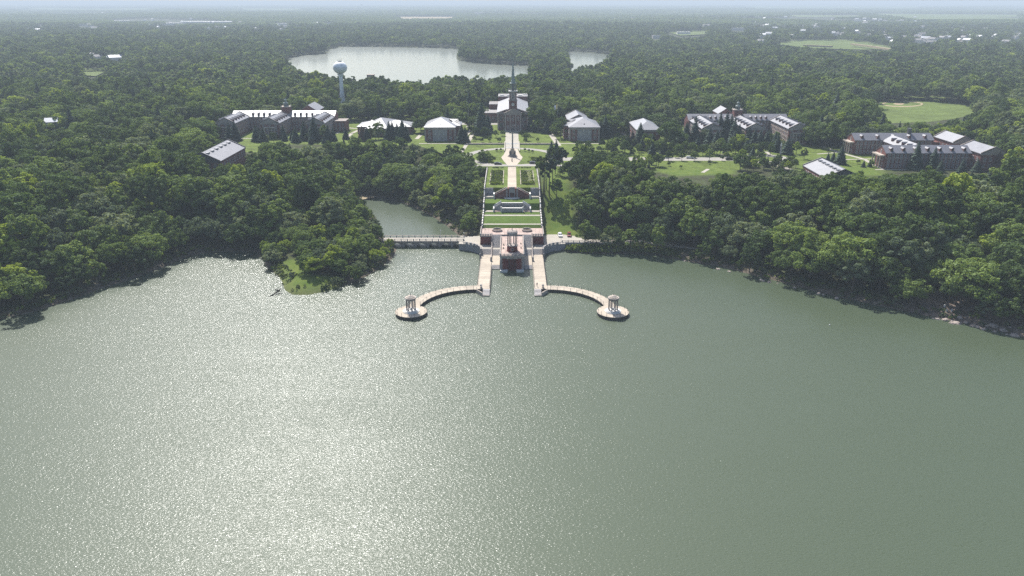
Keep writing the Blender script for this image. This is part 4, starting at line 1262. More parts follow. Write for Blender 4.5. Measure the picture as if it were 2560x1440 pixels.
ZF = [20.6, 23.4, 26.2]
def dorm(name_lbl, x0, x1, yridge, wings, yfront, roof, vis, tower, mirror):
    t = thing('brick_dormitory', name_lbl, 'building', (0, 0, 0))
    hw = 6.6
    gable_x(t, x0, x1, yridge, hw, 17, 28.4, 31.7, M_brickd, roof)
    yf = yridge - hw
    hwg = 6.4
    edges = [x0] + [e for c in wings for e in (c - hwg, c + hwg)] + [x1]
    for k in range(0, len(edges), 2):
        a, c = edges[k], edges[k + 1]
        if c - a > 6:
            n = int((c - a - 1) / 2.05)
            windows(t, 'S', yf, a + .5, c - .5, n, ZF, 1.2, 1.9)
            band(t, 'S', yf, a, c, 25.3, .3); band(t, 'S', yf, a, c, 19.9, .3)
            nd = 4
            for i in range(nd): dormer(t, a + (c - a) * (i + .6) / (nd + .4), yf + 2.2, 29.45, 'S')
    for i in range(24):
        if abs((x0 + (x1 - x0) * (i + .5) / 24) - tower[0]) > 4:
            pass
    windows(t, 'N', yridge + hw, x0 + 1, x1 - 1, 26, ZF[1:], 1.2, 1.9)
    for c in wings:
        gable_y(t, yfront, yf - .01, c, hwg, 17, 28.4, 31.65, M_brickd, roof, parapet=True)
        L = yf - yfront
        for face, fx in (('E', c + hwg), ('W', c - hwg)):
            n = int(L / 2.7)
            windows(t, face, fx, yfront + 1, yf - .5, n, ZF, 1.2, 1.9)
            band(t, face, fx, yfront, yf, 25.3, .3); band(t, face, fx, yfront, yf, 22.6, .25); band(t, face, fx, yfront, yf, 19.7, .25)
            for i in range(5 if c != wings[0] or not mirror else 6):
                dormer(t, fx + (-2.6 if face == 'E' else 2.6), yfront + L * (i + .6) / 5.6, 29.55, face)
        windows(t, 'S', yfront, c - 5.6, c - 3.0, 1, ZF, 1.2, 1.9); windows(t, 'S', yfront, c + 3.0, c + 5.6, 1, ZF, 1.2, 1.9)
        windows(t, 'S', yfront, c - 1.5, c + 1.5, 1, 26.6, 1.3, 1.6, True)
        windows(t, 'S', yfront, c - 3, c + 3, 3, [20.4, 23.2], 1.1, 1.8)
        portico(t, c, yfront, 3.4, 18.6, 25.2)
    cupola(t, tower[0], tower[1], 27, tower[2])
    return t
tL = dorm('big brick dormitory with white roofs, three wings and cupola left of the church', -203.7, -129.1, 567.0, [-197.3, -166.9, -135.7], 529.0, M_roofw, 'E', (-165.0, 566.0, 34.6), False)
b = MB(); b.box(-129.1, -120.5, 556, 568, 17, 25.5); b.build('side_annex', M_brickd, tL); windows(tL, 'S', 556, -128.5, -121, 3, [19.5, 22.5], 1.2, 1.9)
b = MB(); b.box(-129.0, -120.2, 555.7, 568.3, 25.502, 25.9); b.build('annex_parapet', M_stoned, tL)
tF = dorm('big brick dormitory with grey main roof, three wings and cupola right of the church', 124.5, 194.8, 549.5, [131.8, 160.3, 188.6], 504.5, M_roofg, 'W', (160.0, 549.0, 34.6), True)
t = thing('chapel', 'white gabled chapel roof rising behind the right dormitory', 'chapel', (0, 0, 0))
gable_y(t, 558, 574, 154.5, 5.2, 17, 31.0, 34.4, M_brickd, M_roofl)
t = thing('chapel', 'small white gabled roof just behind the tower of the left dormitory', 'chapel', (0, 0, 0))
gable_y(t, 575.5, 596, -151.5, 6.5, 17, 30.5, 34.6, M_brickd, M_roofl)

def gym(label, xc, y0, y1, ze, zr, hw, lightside, z0=15):
    t = thing('gymnasium', label, 'building', (0, 0, 0))
    gable_y(t, y0, y1, xc, hw, z0, ze, zr, M_brickd, M_roofl, parapet='dark', over=.3)
    s = (zr - ze) / hw
    sk = MB(); sk.box(-.8, .8, -1.2, 1.2, -.3, .45); sk = sk.mesh('roof_skylight', M_roofw)
    for i in range(6):
        link_mesh('roof_skylight', sk, t, (xc + lightside * 2.0, y0 + (y1 - y0) * (i + .6) / 6.4, zr - 2.0 * s + .15))
    windows(t, 'E' if lightside > 0 else 'W', xc + lightside * hw, y0 + 1, y1 - 1, 10, ze - 4.2, 1.6, 2.6)
    windows(t, 'S', y0, xc - hw + 1, xc + hw - 1, 5, ze - 4.2, 1.6, 2.6)
gym('gymnasium with broad pale roof and small skylights in the woods left of the gardens', -166.0, 405, 446, 26.6, 31.0, 9.4, 1)
gym('gymnasium with a pale roof half hidden by trees below the turning circle', 164.5, 372, 402, 25.0, 28.8, 9.2, -1, 12)

# ---- low hipped building, left
t = thing('hipped_building', 'low brick building with a broad white hipped roof behind dark spruces', 'building', (0, 0, 0))
b = MB(); b.box(-102, -87, 535.5, 572, 17, 23.5); b.box(-110, -102, 546, 566, 17, 23.2); b.box(-87, -72, 546, 566, 17, 23.2); b.build('wall', M_brickd, t)
hip(t, -102, -87, 535.5, 578, 23.7, 28.2, M_roofl, run=21)
hip(t, -110, -92, 546, 566, 23.4, 26.6, M_roofl, ridge='x', name='side_roof'); hip(t, -94, -72, 546, 566, 23.38, 26.58, M_roofl, ridge='x', name='side_roof')
b = MB(); b.prism([(-97.4, 541.0), (-91.6, 541.0), (-91.6, 542.4), (-97.4, 542.4)], 24.6, 26.1)
b.build('roof_vent', M_stoned, t)
for k in range(4):
    b = MB(); b.box(-97.2, -91.8, 540.85, 540.98, 24.75 + .33 * k, 24.9 + .33 * k); b.build('vent_louvre', M_metal, t)
windows(t, 'S', 535.5, -101, -88, 5, 19.8, 1.4, 2.2); windows(t, 'S', 546, -109.5, -103, 2, 19.8, 1.4, 2.2); windows(t, 'S', 546, -86, -73, 5, 19.8, 1.4, 2.2)

def lodge(x0, x1, sg, label, lit):
    """square stone and brick block with hipped roof; sg=+1: the side bay projects to the right"""
    t = thing('stone_fronted_block', label, 'building', (0, 0, 0))
    y0, y1 = 516.5, 546.0
    b = MB(); b.box(x0, x1, y0, y1, 16.5, 27.2); b.build('brick_wall', M_brickd, t)
    xa, xb = sorted(((x1 if sg > 0 else x0) - 0.01 * sg, (x1 if sg > 0 else x0) + sg * 2.9))
    b = MB(); b.box(xa, xb, 525, 541, 16.5, 27.0); b.build('side_bay', M_brickd, t)
    hip(t, x0, x1, y0, y1, 27.5, 32.0, M_roofw, run=12.5)
    hip(t, min(xa, x0 + 7) if sg < 0 else x1 - 7, max(xb, x1 - 7) if sg > 0 else x0 + 7, 525, 541, 27.3, 30.6, M_roofw, ridge='x', name='bay_roof')
    xm = (x0 + x1) / 2
    b = MB(); b.box(xm - 4.9, xm + 4.9, y0 - .35, y0 - .01, 16.5, 25.9); b.build('limestone_front', M_stoneg, t)
    b = MB(); b.box(x0 - .05, x1 + .05, y0 - .42, y0 - .011, 25.92, 27.05); b.build('frieze', M_stoned, t)
    for x in (x0 + .45, x1 - .45):
        b = MB(); b.box(x - .5, x + .5, y0 - .3, y0 - .012, 16.5, 25.9); b.build('corner_pilaster', M_stoned, t)
    for c in (xm - 7.1, xm + 7.1):
        windows(t, 'S', y0, c - 1, c + 1, 1, [23.4, 19.6], 1.5, 2.0)
        b = MB(); b.box(c - 1.2, c + 1.2, y0 - .16, y0 - .013, 22.3, 22.6); b.build('panel', M_stone, t)
    windows(t, 'S', y0 - .35, xm - 4, xm + 4, 3, 22.8, .7, 1.6)
    windows(t, 'S', y0 - .35, xm - 3, xm + 3.6, 2, 18.6, .9, 2.2, name='doorway')
    side = 'E' if sg > 0 else 'W'; fx = x1 if sg > 0 else x0
    windows(t, side, fx, y0 + .8, 524, 3, [19.6, 23.2], 1.2, 2.0)
    windows(t, side, fx + sg * 2.9, 526, 540, 4, [19.6, 23.2], 1.2, 2.0)
    o = 'W' if sg > 0 else 'E'; fo = x0 if sg > 0 else x1
    windows(t, o, fo, y0 + 1, y1 - 1, 8, [19.6, 23.2], 1.2, 2.0)
    b = MB(); b.tube((xm, y0 + 4.0, 28.6), (xm, y0 + 3.2, 29.0), .45, .45, 10); b.build('round_roof_vent', M_metal, t)
    return t
lodge(-59.0, -38.3, 1, 'stone-fronted brick block with white hipped roof between the flagpole and the low hipped building', 0)
tD = lodge(38.6, 59.1, -1, 'stone-fronted brick block with pale hipped roof and a rear wing, right of the yellow flag', 0)
gable_y(tD, 541, 568, 46.8, 7.2, 16.5, 28.5, 32.0, M_brickd, M_roofw, parapet=True)
windows(tD, 'W', 39.6, 547, 567, 7, [19.6, 23.4], 1.2, 2.0)

t = thing('brick_hall', 'small brick hall with grey-white hipped roof and an arched stone doorway', 'building', (0, 0, 0))
b = MB(); b.box(82.8, 98.6, 508, 542, 16.5, 26.8); b.build('wall', M_brick, t)
hip(t, 82.8, 98.6, 508, 542, 27.1, 31.3, M_roofw, run=10.5)
band(t, 'S', 508, 82.8, 98.6, 25.6, .9, .15, M_stoned, 'frieze'); band(t, 'W', 82.8, 508, 542, 25.6, .9, .15, M_stoned, 'frieze')
windows(t, 'S', 508, 89.5, 92.5, 1, 19.0, 1.6, 3.0, True, 'arched_doorway'); windows(t, 'S', 508, 84, 97.5, 5, 24.0, 1.1, .8)
b = MB(); b.box(89.2, 89.8, 507.6, 507.99, 17.5, 24.2); b.box(92.2, 92.8, 507.6, 507.99, 17.5, 24.2); b.box(89.2, 92.8, 507.6, 507.99, 24.2, 24.7); b.build('door_surround', M_stoned, t)
windows(t, 'S', 508, 94, 96.4, 1, 18.8, .9, 2.0); windows(t, 'W', 82.8, 509, 541, 9, [19.6, 23.0], 1.2, 1.9)
b = MB(); b.box(86, 99, 504.2, 507.4, 16.5, 18.4); b.build('terrace', M_walk, t)

# ---- south east complex
def longbar(t, x0, x1, yc, hw=6.0, z0=16.5, ze=27.0, zr=30.2, nd=6):
    gable_x(t, x0, x1, yc, hw, z0, ze, zr, M_brickd, M_roofg)
    n = int((x1 - x0 - 2) / 2.25)
    windows(t, 'S', yc - hw, x0 + 1, x1 - 1, n, [18.8, 21.5], 1.25, 1.9); windows(t, 'S', yc - hw, x0 + 1, x1 - 1, n, [24.4], 1.25, 1.7)
    windows(t, 'N', yc + hw, x0 + 1, x1 - 1, n, [20.5], 1.25, 1.9)
    band(t, 'S', yc - hw, x0, x1, 23.75, .3, .12); band(t, 'S', yc - hw, x0, x1, 26.35, .3, .12); band(t, 'S', yc - hw, x0, x1, 17.4, .4, .12)
    for i in range(nd): dormer(t, x0 + (x1 - x0) * (i + .5) / nd, yc - hw + 2.3, 28.15, 'S', 1.5, 1.6)
    # pink lit end with its own portico
    for z in (19, 22.4): windows(t, 'W', x0, yc - 4.5, yc + 4.5, 3, z, 1.1, 2.0)
    windows(t, 'W', x0, yc - 1, yc + 1, 1, 26.2, 1.2, 1.5, True)
    for i in range(4):
        b = MB(); b.lathe([(.45, 17.4), (.4, 17.8), (.33, 24.4), (.5, 24.8)], 10, x0 - 2.2, yc - 4.5 + 3 * i); b.build('portico_column', M_stone, t)
    b = MB(); b.box(x0 - 2.7, x0 - .01, yc - 5.2, yc + 5.2, 24.8, 25.5); b.build('portico_beam', M_stone, t)
    b = MB(); b.box(x0 - 2.9, x0 - .01, yc - 5.2, yc + 5.2, 16.5, 17.4); b.build('portico_floor', M_step, t)
t = thing('brick_school_wing', 'rear long brick school wing with grey roof at the right edge of the campus', 'building', (0, 0, 0))
longbar(t, 211.0, 259.5, 475.5, nd=5)
b = MB(); b.box(245.2, 247.2, 474, 476, 28, 33.2); b.build('chimney', M_metal, t)
gable_y(t, 439.2, 469.4, 233.6, 5.2, 16.5, 26.6, 29.8, M_brickd, M_roofw)
for i in range(4): dormer(t, 233.6 - 2.8, 442 + 6.5 * i, 28.0, 'W', 1.4, 1.5, 2.4)
windows(t, 'W', 228.4, 441, 468, 10, [20, 23.3], 1.2, 1.9)
b = MB(); b.box(259.8, 264, 470, 480, 16.5, 25.5); b.build('link_block', M_brickd, t)
t = thing('brick_school_wing', 'front long brick school wing with grey roof at the right edge of the campus', 'building', (0, 0, 0))
longbar(t, 210.6, 258.6, 433.0, nd=7)
b = MB(); b.box(258.62, 259.9, 428, 440, 16.5, 25.5); b.build('link_block', M_brickd, t)
def pavilion_block(label, xc, hw, y0, y1, ze, zr):
    t = thing('gabled_hall', label, 'building', (0, 0, 0))
    gable_y(t, y0, y1, xc, hw, 16.5, ze, zr, M_brickd, M_roofw, parapet=True)
    windows(t, 'S', y0, xc - hw + 1, xc + hw - 1, 4, [20, 23.5], 1.3, 2.0)
    windows(t, 'W', xc - hw, y0 + 1, y1 - 1, 5, [20, 23.5], 1.3, 2.0)
    return t
t = pavilion_block('gabled brick hall with small white porch roof behind the school wings', 269.8, 6.2, 455, 477, 28.0, 31.4)
gable_y(t, 448, 454.7, 271.5, 3.0, 16.5, 24.5, 26.2, M_brickd, M_roofw)
pavilion_block('gabled brick hall with pale roof at the far right end of the front school wing', 267.2, 7.2, 420, 442, 28.0, 31.2)

# ---- church
t = thing('church', 'brick church with white roofs, pillared front, clock tower and tall grey spire', 'church', (0.7, 562, 0))
gable_y(t, 2, 72, 0, 11.2, 16.5, 30.5, 34.4, M_brickd, M_roofl, over=.7)
b = MB(); b.box(-5.9, 5.9, -1.6, 1.98, 16.5, 30.5); b.build('front_block', M_brickd, t)
b = MB(); b.prism([(-6.3, -2.2), (6.3, -2.2), (6.3, 1.9), (-6.3, 1.9)], 29.4, 30.9); b.build('entablature', M_stoned, t)
b = MB(); b.box(-11.5, -6.31, 1.5, 2.0, 29.4, 30.9); b.box(6.31, 11.5, 1.5, 2.0, 29.4, 30.9); b.build('side_entablature', M_stoned, t)
b = MB()
q = [(-6.6, -2.4, 30.9), (6.6, -2.4, 30.9), (0, -2.4, 33.9)]; b.face(q)
q2 = [(-6.6, 4, 30.9), (6.6, 4, 30.9), (0, 4, 33.9)]
b.face([q[0], q[2], q2[2], q2[0]]); b.face([q[1], q2[1], q2[2], q[2]]); b.build('pediment', M_stoned, t)
b = MB(); b.beam((-6.9, -2.5), (0, -2.5), .35, (30.9, 34.0), (31.2, 34.3)); b.beam((0, -2.5), (6.9, -2.5), .35, (34.0, 30.9), (34.3, 31.2)); b.build('raking_cornice', M_stone, t)
b = MB(); b.beam((-11.8, 1.7), (-4.2, 1.7), .5, (30.5, 33.0), (30.9, 33.4)); b.beam((4.2, 1.7), (11.8, 1.7), .5, (33.0, 30.5), (33.4, 30.9)); b.build('gable_cornice', M_stone, t)
for x in (-5.4, -2.1, 2.1, 5.4):
    c = MB(); c.box(-.6, .6, -.6, .6, 18.3, 18.9); c.lathe([(.5, 18.9), (.42, 19.3), (.37, 28.7), (.6, 29.38)], 12); c.build('portico_column', M_stone, t, (x, -1.95, 0))
for x in (-10.9, 10.9, -6.6, 6.6):
    b = MB(); b.box(x - .45, x + .45, 1.65, 1.99, 17, 29.39); b.build('pilaster', M_stone, t)
b = MB(); b.box(-7.5, 7.5, -5.5, -1.62, 16.5, 18.3); b.build('porch_floor', M_walk, t)
for k in range(4):
    b = MB(); b.box(-6.4, 6.4, -7.3 + .45 * k, -5.52, 16.8, 17.95 + .1 * k); b.build('porch_step', M_walk, t)
for x in (-8.75, 8.75):
    windows(t, 'S', 2, x - 1, x + 1, 1, [20.3, 25.2], 1.9, 3.2)
for x in (-3.75, 3.75):
    windows(t, 'S', -1.6, x - 1, x + 1, 1, [25.4], 1.1, 2.4, True); windows(t, 'S', -1.6, x - 1, x + 1, 1, [19.4], 1.0, 2.6, name='side_door')
windows(t, 'S', -1.6, -1, 1, 1, [25.2], 1.6, 3.2); windows(t, 'S', -1.6, -1, 1, 1, [18.9], 2.2, 3.2, True, 'arched_doorway')
windows(t, 'W', -11.2, 4, 56, 9, 20.5, 1.6, 5.5, True); windows(t, 'E', 11.2, 4, 56, 9, 20.5, 1.6, 5.5, True)
b = MB(); b.box(-11.9, 11.9, 72.01, 90, 16.5, 33.8); b.build('rear_block', M_brickd, t)
b = MB(); b.box(-12.1, 12.1, 71.8, 90.2, 33.802, 34.3); b.build('rear_parapet', M_hsroof, t)
for x, y in ((-9, 78), (-3, 78), (6, 76), (10, 82), (2, 84)):
    b = MB(); b.box(x - 1.6, x + 1.6, y - 1, y + 1, 34.3, 35.0); b.build('rooftop_hatch', M_white, t)
b = MB(); b.box(-22.5, -11.25, 42, 62, 16.5, 24.6); b.box(-19, -11.25, 62.01, 80, 16.5, 28.8); b.build('side_annex', M_brickd, t)
b = MB(); b.box(-22.8, -11.26, 41.7, 61.99, 24.602, 25.2); b.box(-19.3, -11.26, 62.0, 80.3, 28.802, 29.3); b.build('annex_parapet', M_hsroof, t)
windows(t, 'S', 42, -22, -12, 4, 19.5, 1.4, 2.6)
# tower
b = MB(); b.box(-2.95, 2.95, 1.0, 6.9, 28, 39.2); b.build('tower_shaft', M_brickd, t)
b = MB(); b.box(-3.2, 3.2, .75, 7.15, 39.2, 39.8); b.build('tower_cornice', M_stoned, t)
b = MB()
b.tube((0, .98, 36.6), (0, .82, 36.6), 1.25, 1.25, 24); b.build('clock_surround', M_stone, t)
b = MB(); b.tube((0, .84, 36.6), (0, .76, 36.6), 1.0, 1.0, 24); b.build('clock_face', M_white, t)
b = MB(); b.beam((0, .74), (.001, .74), .001, 36.6, 36.6); b = MB(); b.box(-.06, .06, .70, .755, 36.6, 37.45); b.box(0, .6, .70, .755, 36.54, 36.66); b.build('clock_hands', M_metal, t)
for k in range(12):
    a = math.pi / 6 * k; b = MB(); b.box(.85 * math.sin(a) - .05, .85 * math.sin(a) + .05, .72, .757, 36.6 + .85 * math.cos(a) - .05, 36.6 + .85 * math.cos(a) + .05); b.build('hour_mark', M_metal, t)
b = MB(); b.box(-2.5, 2.5, 1.4, 6.4, 39.8, 45.6); b.build('belfry_stage', M_stoned, t)
for x in (-2.3, 2.3):
    b = MB(); b.box(x - .3, x + .3, 1.1, 1.39, 39.81, 45.5); b.build('belfry_pilaster', M_brickd, t)
windows(t, 'S', 1.39, -1, 1, 1, 40.6, 1.7, 3.2, True, 'belfry_louvre')
windows(t, 'W', -2.5, 3, 5, 1, 40.6, 1.7, 3.2, True, 'belfry_louvre'); windows(t, 'E', 2.5, 3, 5, 1, 40.6, 1.7, 3.2, True, 'belfry_louvre')
b = MB(); b.box(-3.3, 3.3, .6, 7.2, 45.602, 46.1); b.build('balcony', M_white, t)
for x in (-2.9, 2.9):
    for y in (1.0, 6.8):
        b = MB(); b.lathe([(.25, 46.1), (.15, 46.5), (.32, 47.0), (.05, 47.8)], 6, x, y); b.build('corner_urn', M_stone, t)
b = MB(); b.lathe([(1.2, 46.1), (1.2, 51.0)], 8, 0, 3.9); b.build('lantern_core', M_metal, t)
for k in range(8):
    a = math.pi / 4 * k + math.pi / 8
    b = MB(); b.lathe([(.36, 46.11), (.3, 46.5), (.26, 50.6), (.36, 50.99)], 6, 2.0 * math.cos(a), 3.9 + 2.0 * math.sin(a)); b.build('lantern_column', M_copper, t)
b = MB(); b.lathe([(2.45, 51.0), (2.6, 51.4), (2.2, 51.7), (1.9, 51.8)], 8, 0, 3.9); b.build('lantern_cornice', M_copper, t)
b = MB(); b.lathe([(1.7, 51.8), (1.6, 53.0), (1.35, 53.2), (.9, 58.5), (.12, 68.3), (.05, 68.6)], 8, 0, 3.9); b.build('spire', M_copper, t)
b = MB(); b.box(-.06, .06, 3.84, 3.96, 68.6, 70.2); b.box(-.4, .4, 3.85, 3.95, 69.4, 69.52); b.build('cross', M_metal, t)

# ---- water tower
t = thing('water_tower', 'white ball-shaped water tower with streaked tank standing in the woods before the far lake', 'water tower', (-157.2, 721, 17.5))
prof = [(4.4, 0), (3.6, 1.5), (2.5, 5), (1.75, 12), (1.6, 20), (1.75, 24), (2.6, 26.4), (3.0, 26.9)]
b = MB(); b.lathe(prof, 24); b.build('stem', M_tank, t)
b = MB(); R = 6.4
b.lathe([(max(.05, R * math.sin(math.pi * k / 20)), 32.4 - 5.5 * math.cos(math.pi * k / 20)) for k in range(1, 21)], 36); o = b.build('tank', M_tank, t)
for p in o.data.polygons: p.use_smooth = True
b = MB(); b.lathe([(R + .12, 32.4), (R + .12, 32.8), (R - .2, 32.85)], 36); b.build('equator_band', M_white, t)
for x, y, h in ((-1.6, 0, 2.2), (-.4, .5, 3.0), (.8, -.2, 2.4), (1.7, .4, 2.8), (0, -1, 1.9)):
    b = MB(); b.tube((x, y, 37.2), (x, y, 37.6 + h), .1, .08, 5); b.build('antenna', M_metal, t)
b = MB(); b.lathe([(1.9, 37.55), (1.9, 38.1)], 16, cap=False); b.build('top_railing', M_metal, t)

t = thing('brick_tower', 'squat brown brick tower with a flat top among the trees by the far lake', 'tower', P(929, 222, 17) + (16,))
b = MB(); b.box(-3.6, 3.6, -3.6, 3.6, 0, 15.6); b.build('wall', M_brickd, t)
b = MB(); b.box(-3.8, 3.8, -3.8, 3.8, 15.6, 16.3); b.box(-2.2, 2.2, -3.9, -3.82, 14.2, 15.4); b.build('parapet', M_stone, t)
windows(t, 'S', -3.6, -3, 3, 2, 11.0, 1.2, 2.4)

xx, yy = P(905, 22, 18)
t = thing('water_tower', 'tiny pale water tower on the horizon above the far lake', 'water tower', (xx, yy, 18))
b = MB(); b.lathe([(6, 0), (3.5, 6), (3.2, 34), (6, 38)], 12); b.build('stem', M_white, t)
b = MB(); b.lathe([(6, 38), (14, 41), (17, 46), (14, 51), (6, 54), (.5, 55)], 16); b.build('tank', M_white, t)
# ---- houses and sheds in the country beyond
def gz(x, y): return float(height(np.array([x]), np.array([y]))[0])
HOUSES = []
def house(px, py, w, d, h, rz, label, roofm=None, cat='house', group=None, wallm=None, rise=None, z=18):
    x, y = P(px, py, z); zz = gz(x, y); HOUSES.append((x, y, w, zz))
    t = thing('house' if cat == 'house' else 'long_building', label, cat, (x, y, zz - .3), rz, group)
    b = MB(); b.box(-w / 2, w / 2, -d / 2, d / 2, 0, h)
    rs = rise if rise is not None else d * .28
    if rs > .3:
        for sx in (-1, 1):
            q = [(sx * w / 2, -d / 2, h), (sx * w / 2, d / 2, h), (sx * w / 2, 0, h + rs)]
            b.face(q if sx > 0 else q[::-1])
    b.build('wall', wallm or M_hswall, t)
    r = MB(); o = .5
    if rs > .3:
        for sg in (-1, 1):
            q = [(-w / 2 - o, sg * (d / 2 + o), h - .1), (w / 2 + o, sg * (d / 2 + o), h - .1), (w / 2 + o, 0, h + rs + .15), (-w / 2 - o, 0, h + rs + .15)]
            r.face(q if sg < 0 else q[::-1])
    else:
        r.box(-w / 2 - .2, w / 2 + .2, -d / 2 - .2, d / 2 + .2, h + .002, h + .5)
    r.build('roof', roofm or M_hsroof, t)
    return t
house(140, 350, 7.5, 7, 13.0, .3, 'small house with a white roof showing above the left woods', M_shed, rise=2.2)
house(300, 334, 7, 6, 8, .1, 'pale house half hidden behind dark trees left of the gymnasium', M_shed)
house(24, 268, 12, 9, 8.0, .4, 'dark roofed house at the left edge of the woods', M_hsroof, rise=3)
house(158, 143, 13, 9, 9, 0, 'white building with a red roof edge in the left distance', M_redst, 'barn', wallm=M_shed, rise=1.5)
long_ = [(520, 58, 210, 30, 'longest white flat roof left of the far lake'), (430, 62, 90, 26, 'white flat roofed shed left of the longest roof'), (300, 54, 95, 30, 'low flat building with grey walls on the far left'),
         (215, 66, 70, 22, 'white shed at the left end of the row of flat roofs'), (700, 62, 60, 20, 'small white shed right of the longest roof'), (1194, 36, 75, 40, 'white shed standing alone above the far lake'),
         (1462, 17, 190, 30, 'thin white roof on the horizon above the spire'), (1715, 17, 120, 60, 'white roof on the horizon right of centre'), (2548, 19, 230, 90, 'large pinkish white warehouse at the far right edge'),
         (1708, 88, 36, 12, 'low white roof beside the small field'), (1845, 76, 45, 18, 'long pale house row right of the small field'), (820, 60, 50, 16, 'pale low building above the left shore of the far lake'),
         (430, 20, 110, 60, 'pale roof far away at the upper left'), (1400, 56, 20, 14, 'small white roof in the trees beyond the lake'), (1640, 96, 20, 12, 'small white roof at the edge of the far woods')]
for px, py, w_, h_, l in long_:
    house(px, py, w_, max(14, w_ * .25), 9 if w_ > 80 else 8, 0, l, M_shed, 'shed', rise=0)
rr = random.Random(5)
spots = []
zones = [((1900, 2560), (66, 116), 95, 'right'), ((1740, 2300), (46, 70), 50, 'horizon'), ((1960, 2180), (92, 99), 10, 'right'), ((1330, 1800), (38, 70), 36, 'mid'), ((60, 800), (34, 84), 50, 'left'), ((0, 900), (22, 40), 24, 'horizon left'), ((230, 290), (150, 162), 5, 'left')]
hk = 0
adj = ['grey roofed', 'pale walled', 'dark roofed', 'brown roofed']
for (xa, xb), (ya, yb), n, w_ in zones:
    for i in range(n):
        px = xa + (xb - xa) * rr.random(); py = ya + (yb - ya) * rr.random()
        if in_poly(np.array([px]), np.array([py + 1.0]), [(1905, 100), (2020, 95), (2140, 95), (2210, 104), (2260, 126), (2150, 130), (2000, 126)])[0]: continue
        if in_poly(np.array([px]), np.array([py]), [(1650, 76), (1770, 72), (1780, 92), (1690, 96)])[0]: continue
        wtxt = {'horizon left': 'farthest left woods', 'horizon': 'farthest right suburb', 'right': 'far right suburb', 'left': 'far left woods', 'mid': 'trees beyond the far lake'}[w_]
        house(px, py, 13 + 6 * rr.random(), 9 + 3 * rr.random(), 7.2 + 2 * rr.random(), rr.random() * 3, '%s gabled house in the %s' % ('grey roofed' if i % 3 else 'white roofed', wtxt), M_hsroof if i % 3 else M_shed, 'house', 'houses in the %s' % wtxt)

# ---- fields
def field(name, pts, m, z=18, dz=.15):
    W_ = ccw(PP(pts, z)); xs_ = [p[0] for p in W_]; ys_ = [p[1] for p in W_]
    zmax = float(height(np.array(xs_ + [sum(xs_) / len(xs_)]), np.array(ys_ + [sum(ys_) / len(ys_)])).max())
    b = MB(); b.face([(p[0], p[1], zmax + dz) for p in W_]); o = b.build(name, m); tag(o, kind='structure'); return o, zmax + dz
FIELDS = [[(2193, 262), (2208, 250), (2260, 242), (2340, 240), (2400, 250), (2452, 268), (2428, 288), (2380, 298), (2320, 305), (2220, 308), (2150, 290), (2120, 272)]]
field('ball_field', FIELDS[0], M_field, 18, .06)
def px_ring(cx, cy_, rx, ry, z, m, name, w=3.0):
    b = MB(); n = 40
    for i in range(n):
        t0 = 2 * math.pi * i / n; t1 = 2 * math.pi * (i + 1) / n
        k = 1 - w / rx
        k2 = 1 - w * .45 / ry
        q = [(cx + rx * math.cos(t0), cy_ + ry * math.sin(t0)), (cx + rx * math.cos(t1), cy_ + ry * math.sin(t1)), (cx + rx * k * math.cos(t1), cy_ + ry * k2 * math.sin(t1)), (cx + rx * k * math.cos(t0), cy_ + ry * k2 * math.sin(t0))]
        b.face([P(p[0], p[1], z) + (z,) for p in q])
    return tag(b.build(name, m), kind='structure')
px_ring(2256, 260, 52, 7.5, 18.12, M_sand, 'infield_sand', 5)
b = MB(); b.face([P(px, py, 18.13) + (18.13,) for px, py in ((2232, 259), (2240, 262), (2256, 262), (2262, 259), (2246, 257))]); tag(b.build('pitching_mound', M_sand), kind='structure')
FIELDS += [[(205, 172), (262, 172), (268, 178), (240, 192), (212, 190)],
           [(1925, 108), (2020, 98), (2130, 99), (2200, 108), (2240, 122), (2160, 124), (2020, 120)],
           [(1660, 80), (1760, 76), (1770, 88), (1700, 92)], [(985, 42), (1130, 42), (1140, 47), (1000, 48)],
           [(2180, 35), (2560, 38), (2560, 48), (2300, 50)], [(80, 20), (380, 22), (370, 26), (60, 25)], [(1850, 14), (2300, 16), (2300, 22), (1900, 22)], [(600, 22), (760, 22), (740, 26), (600, 26)], [(1960, 38), (2150, 37), (2160, 42), (2000, 44)]]
for i, fpts in enumerate(FIELDS[1:]):
    field('far_field', fpts, M_field if i in (0, 1, 2, 4, 8) else M_sand if i == 3 else M_lawnd, 18, .6)
b = MB()
for a, c in (((2010, 113), (2080, 116)), ((2130, 110), (2190, 117)), ((2180, 116), (2250, 126))):
    p, q = P(*a, 23), P(*c, 23); b.beam(p, q, 7, 21, 24)
tag(b.build('far_dirt_road', M_sand), kind='structure')
# ================================================================== trees
def np_mesh(name, V, F, mats, mi=None, smooth=False):
    me = bpy.data.meshes.new(name)
    V = np.asarray(V, np.float32); F = np.asarray(F, np.int32)
    k = F.shape[1]
    me.vertices.add(len(V)); me.vertices.foreach_set('co', V.ravel())
    me.loops.add(F.size); me.loops.foreach_set('vertex_index', F.ravel())
    me.polygons.add(len(F)); me.polygons.foreach_set('loop_start', (np.arange(len(F)) * k).astype(np.int32))
    for m in mats: me.materials.append(m)
    if mi is not None: me.polygons.foreach_set('material_index', np.asarray(mi, np.int32))
    me.update(calc_edges=True)
    return me

def leaf_quads(rs, C, N, size):
    """irregular leaf clumps: quads at C with normal N"""
    n = len(C)
    T = np.cross(N, rs.normal(size=(n, 3))); T /= np.linalg.norm(T, axis=1, keepdims=True) + 1e-9
    B = np.cross(N, T)
    s = size * rs.uniform(.6, 1.25, (n, 1)); a = rs.uniform(.55, 1.0, (n, 1))
    V = np.stack([C - T * s, C - B * s * a + N * s * .15, C + T * s, C + B * s * a - N * s * .1], 1)
    return V.reshape(-1, 3)

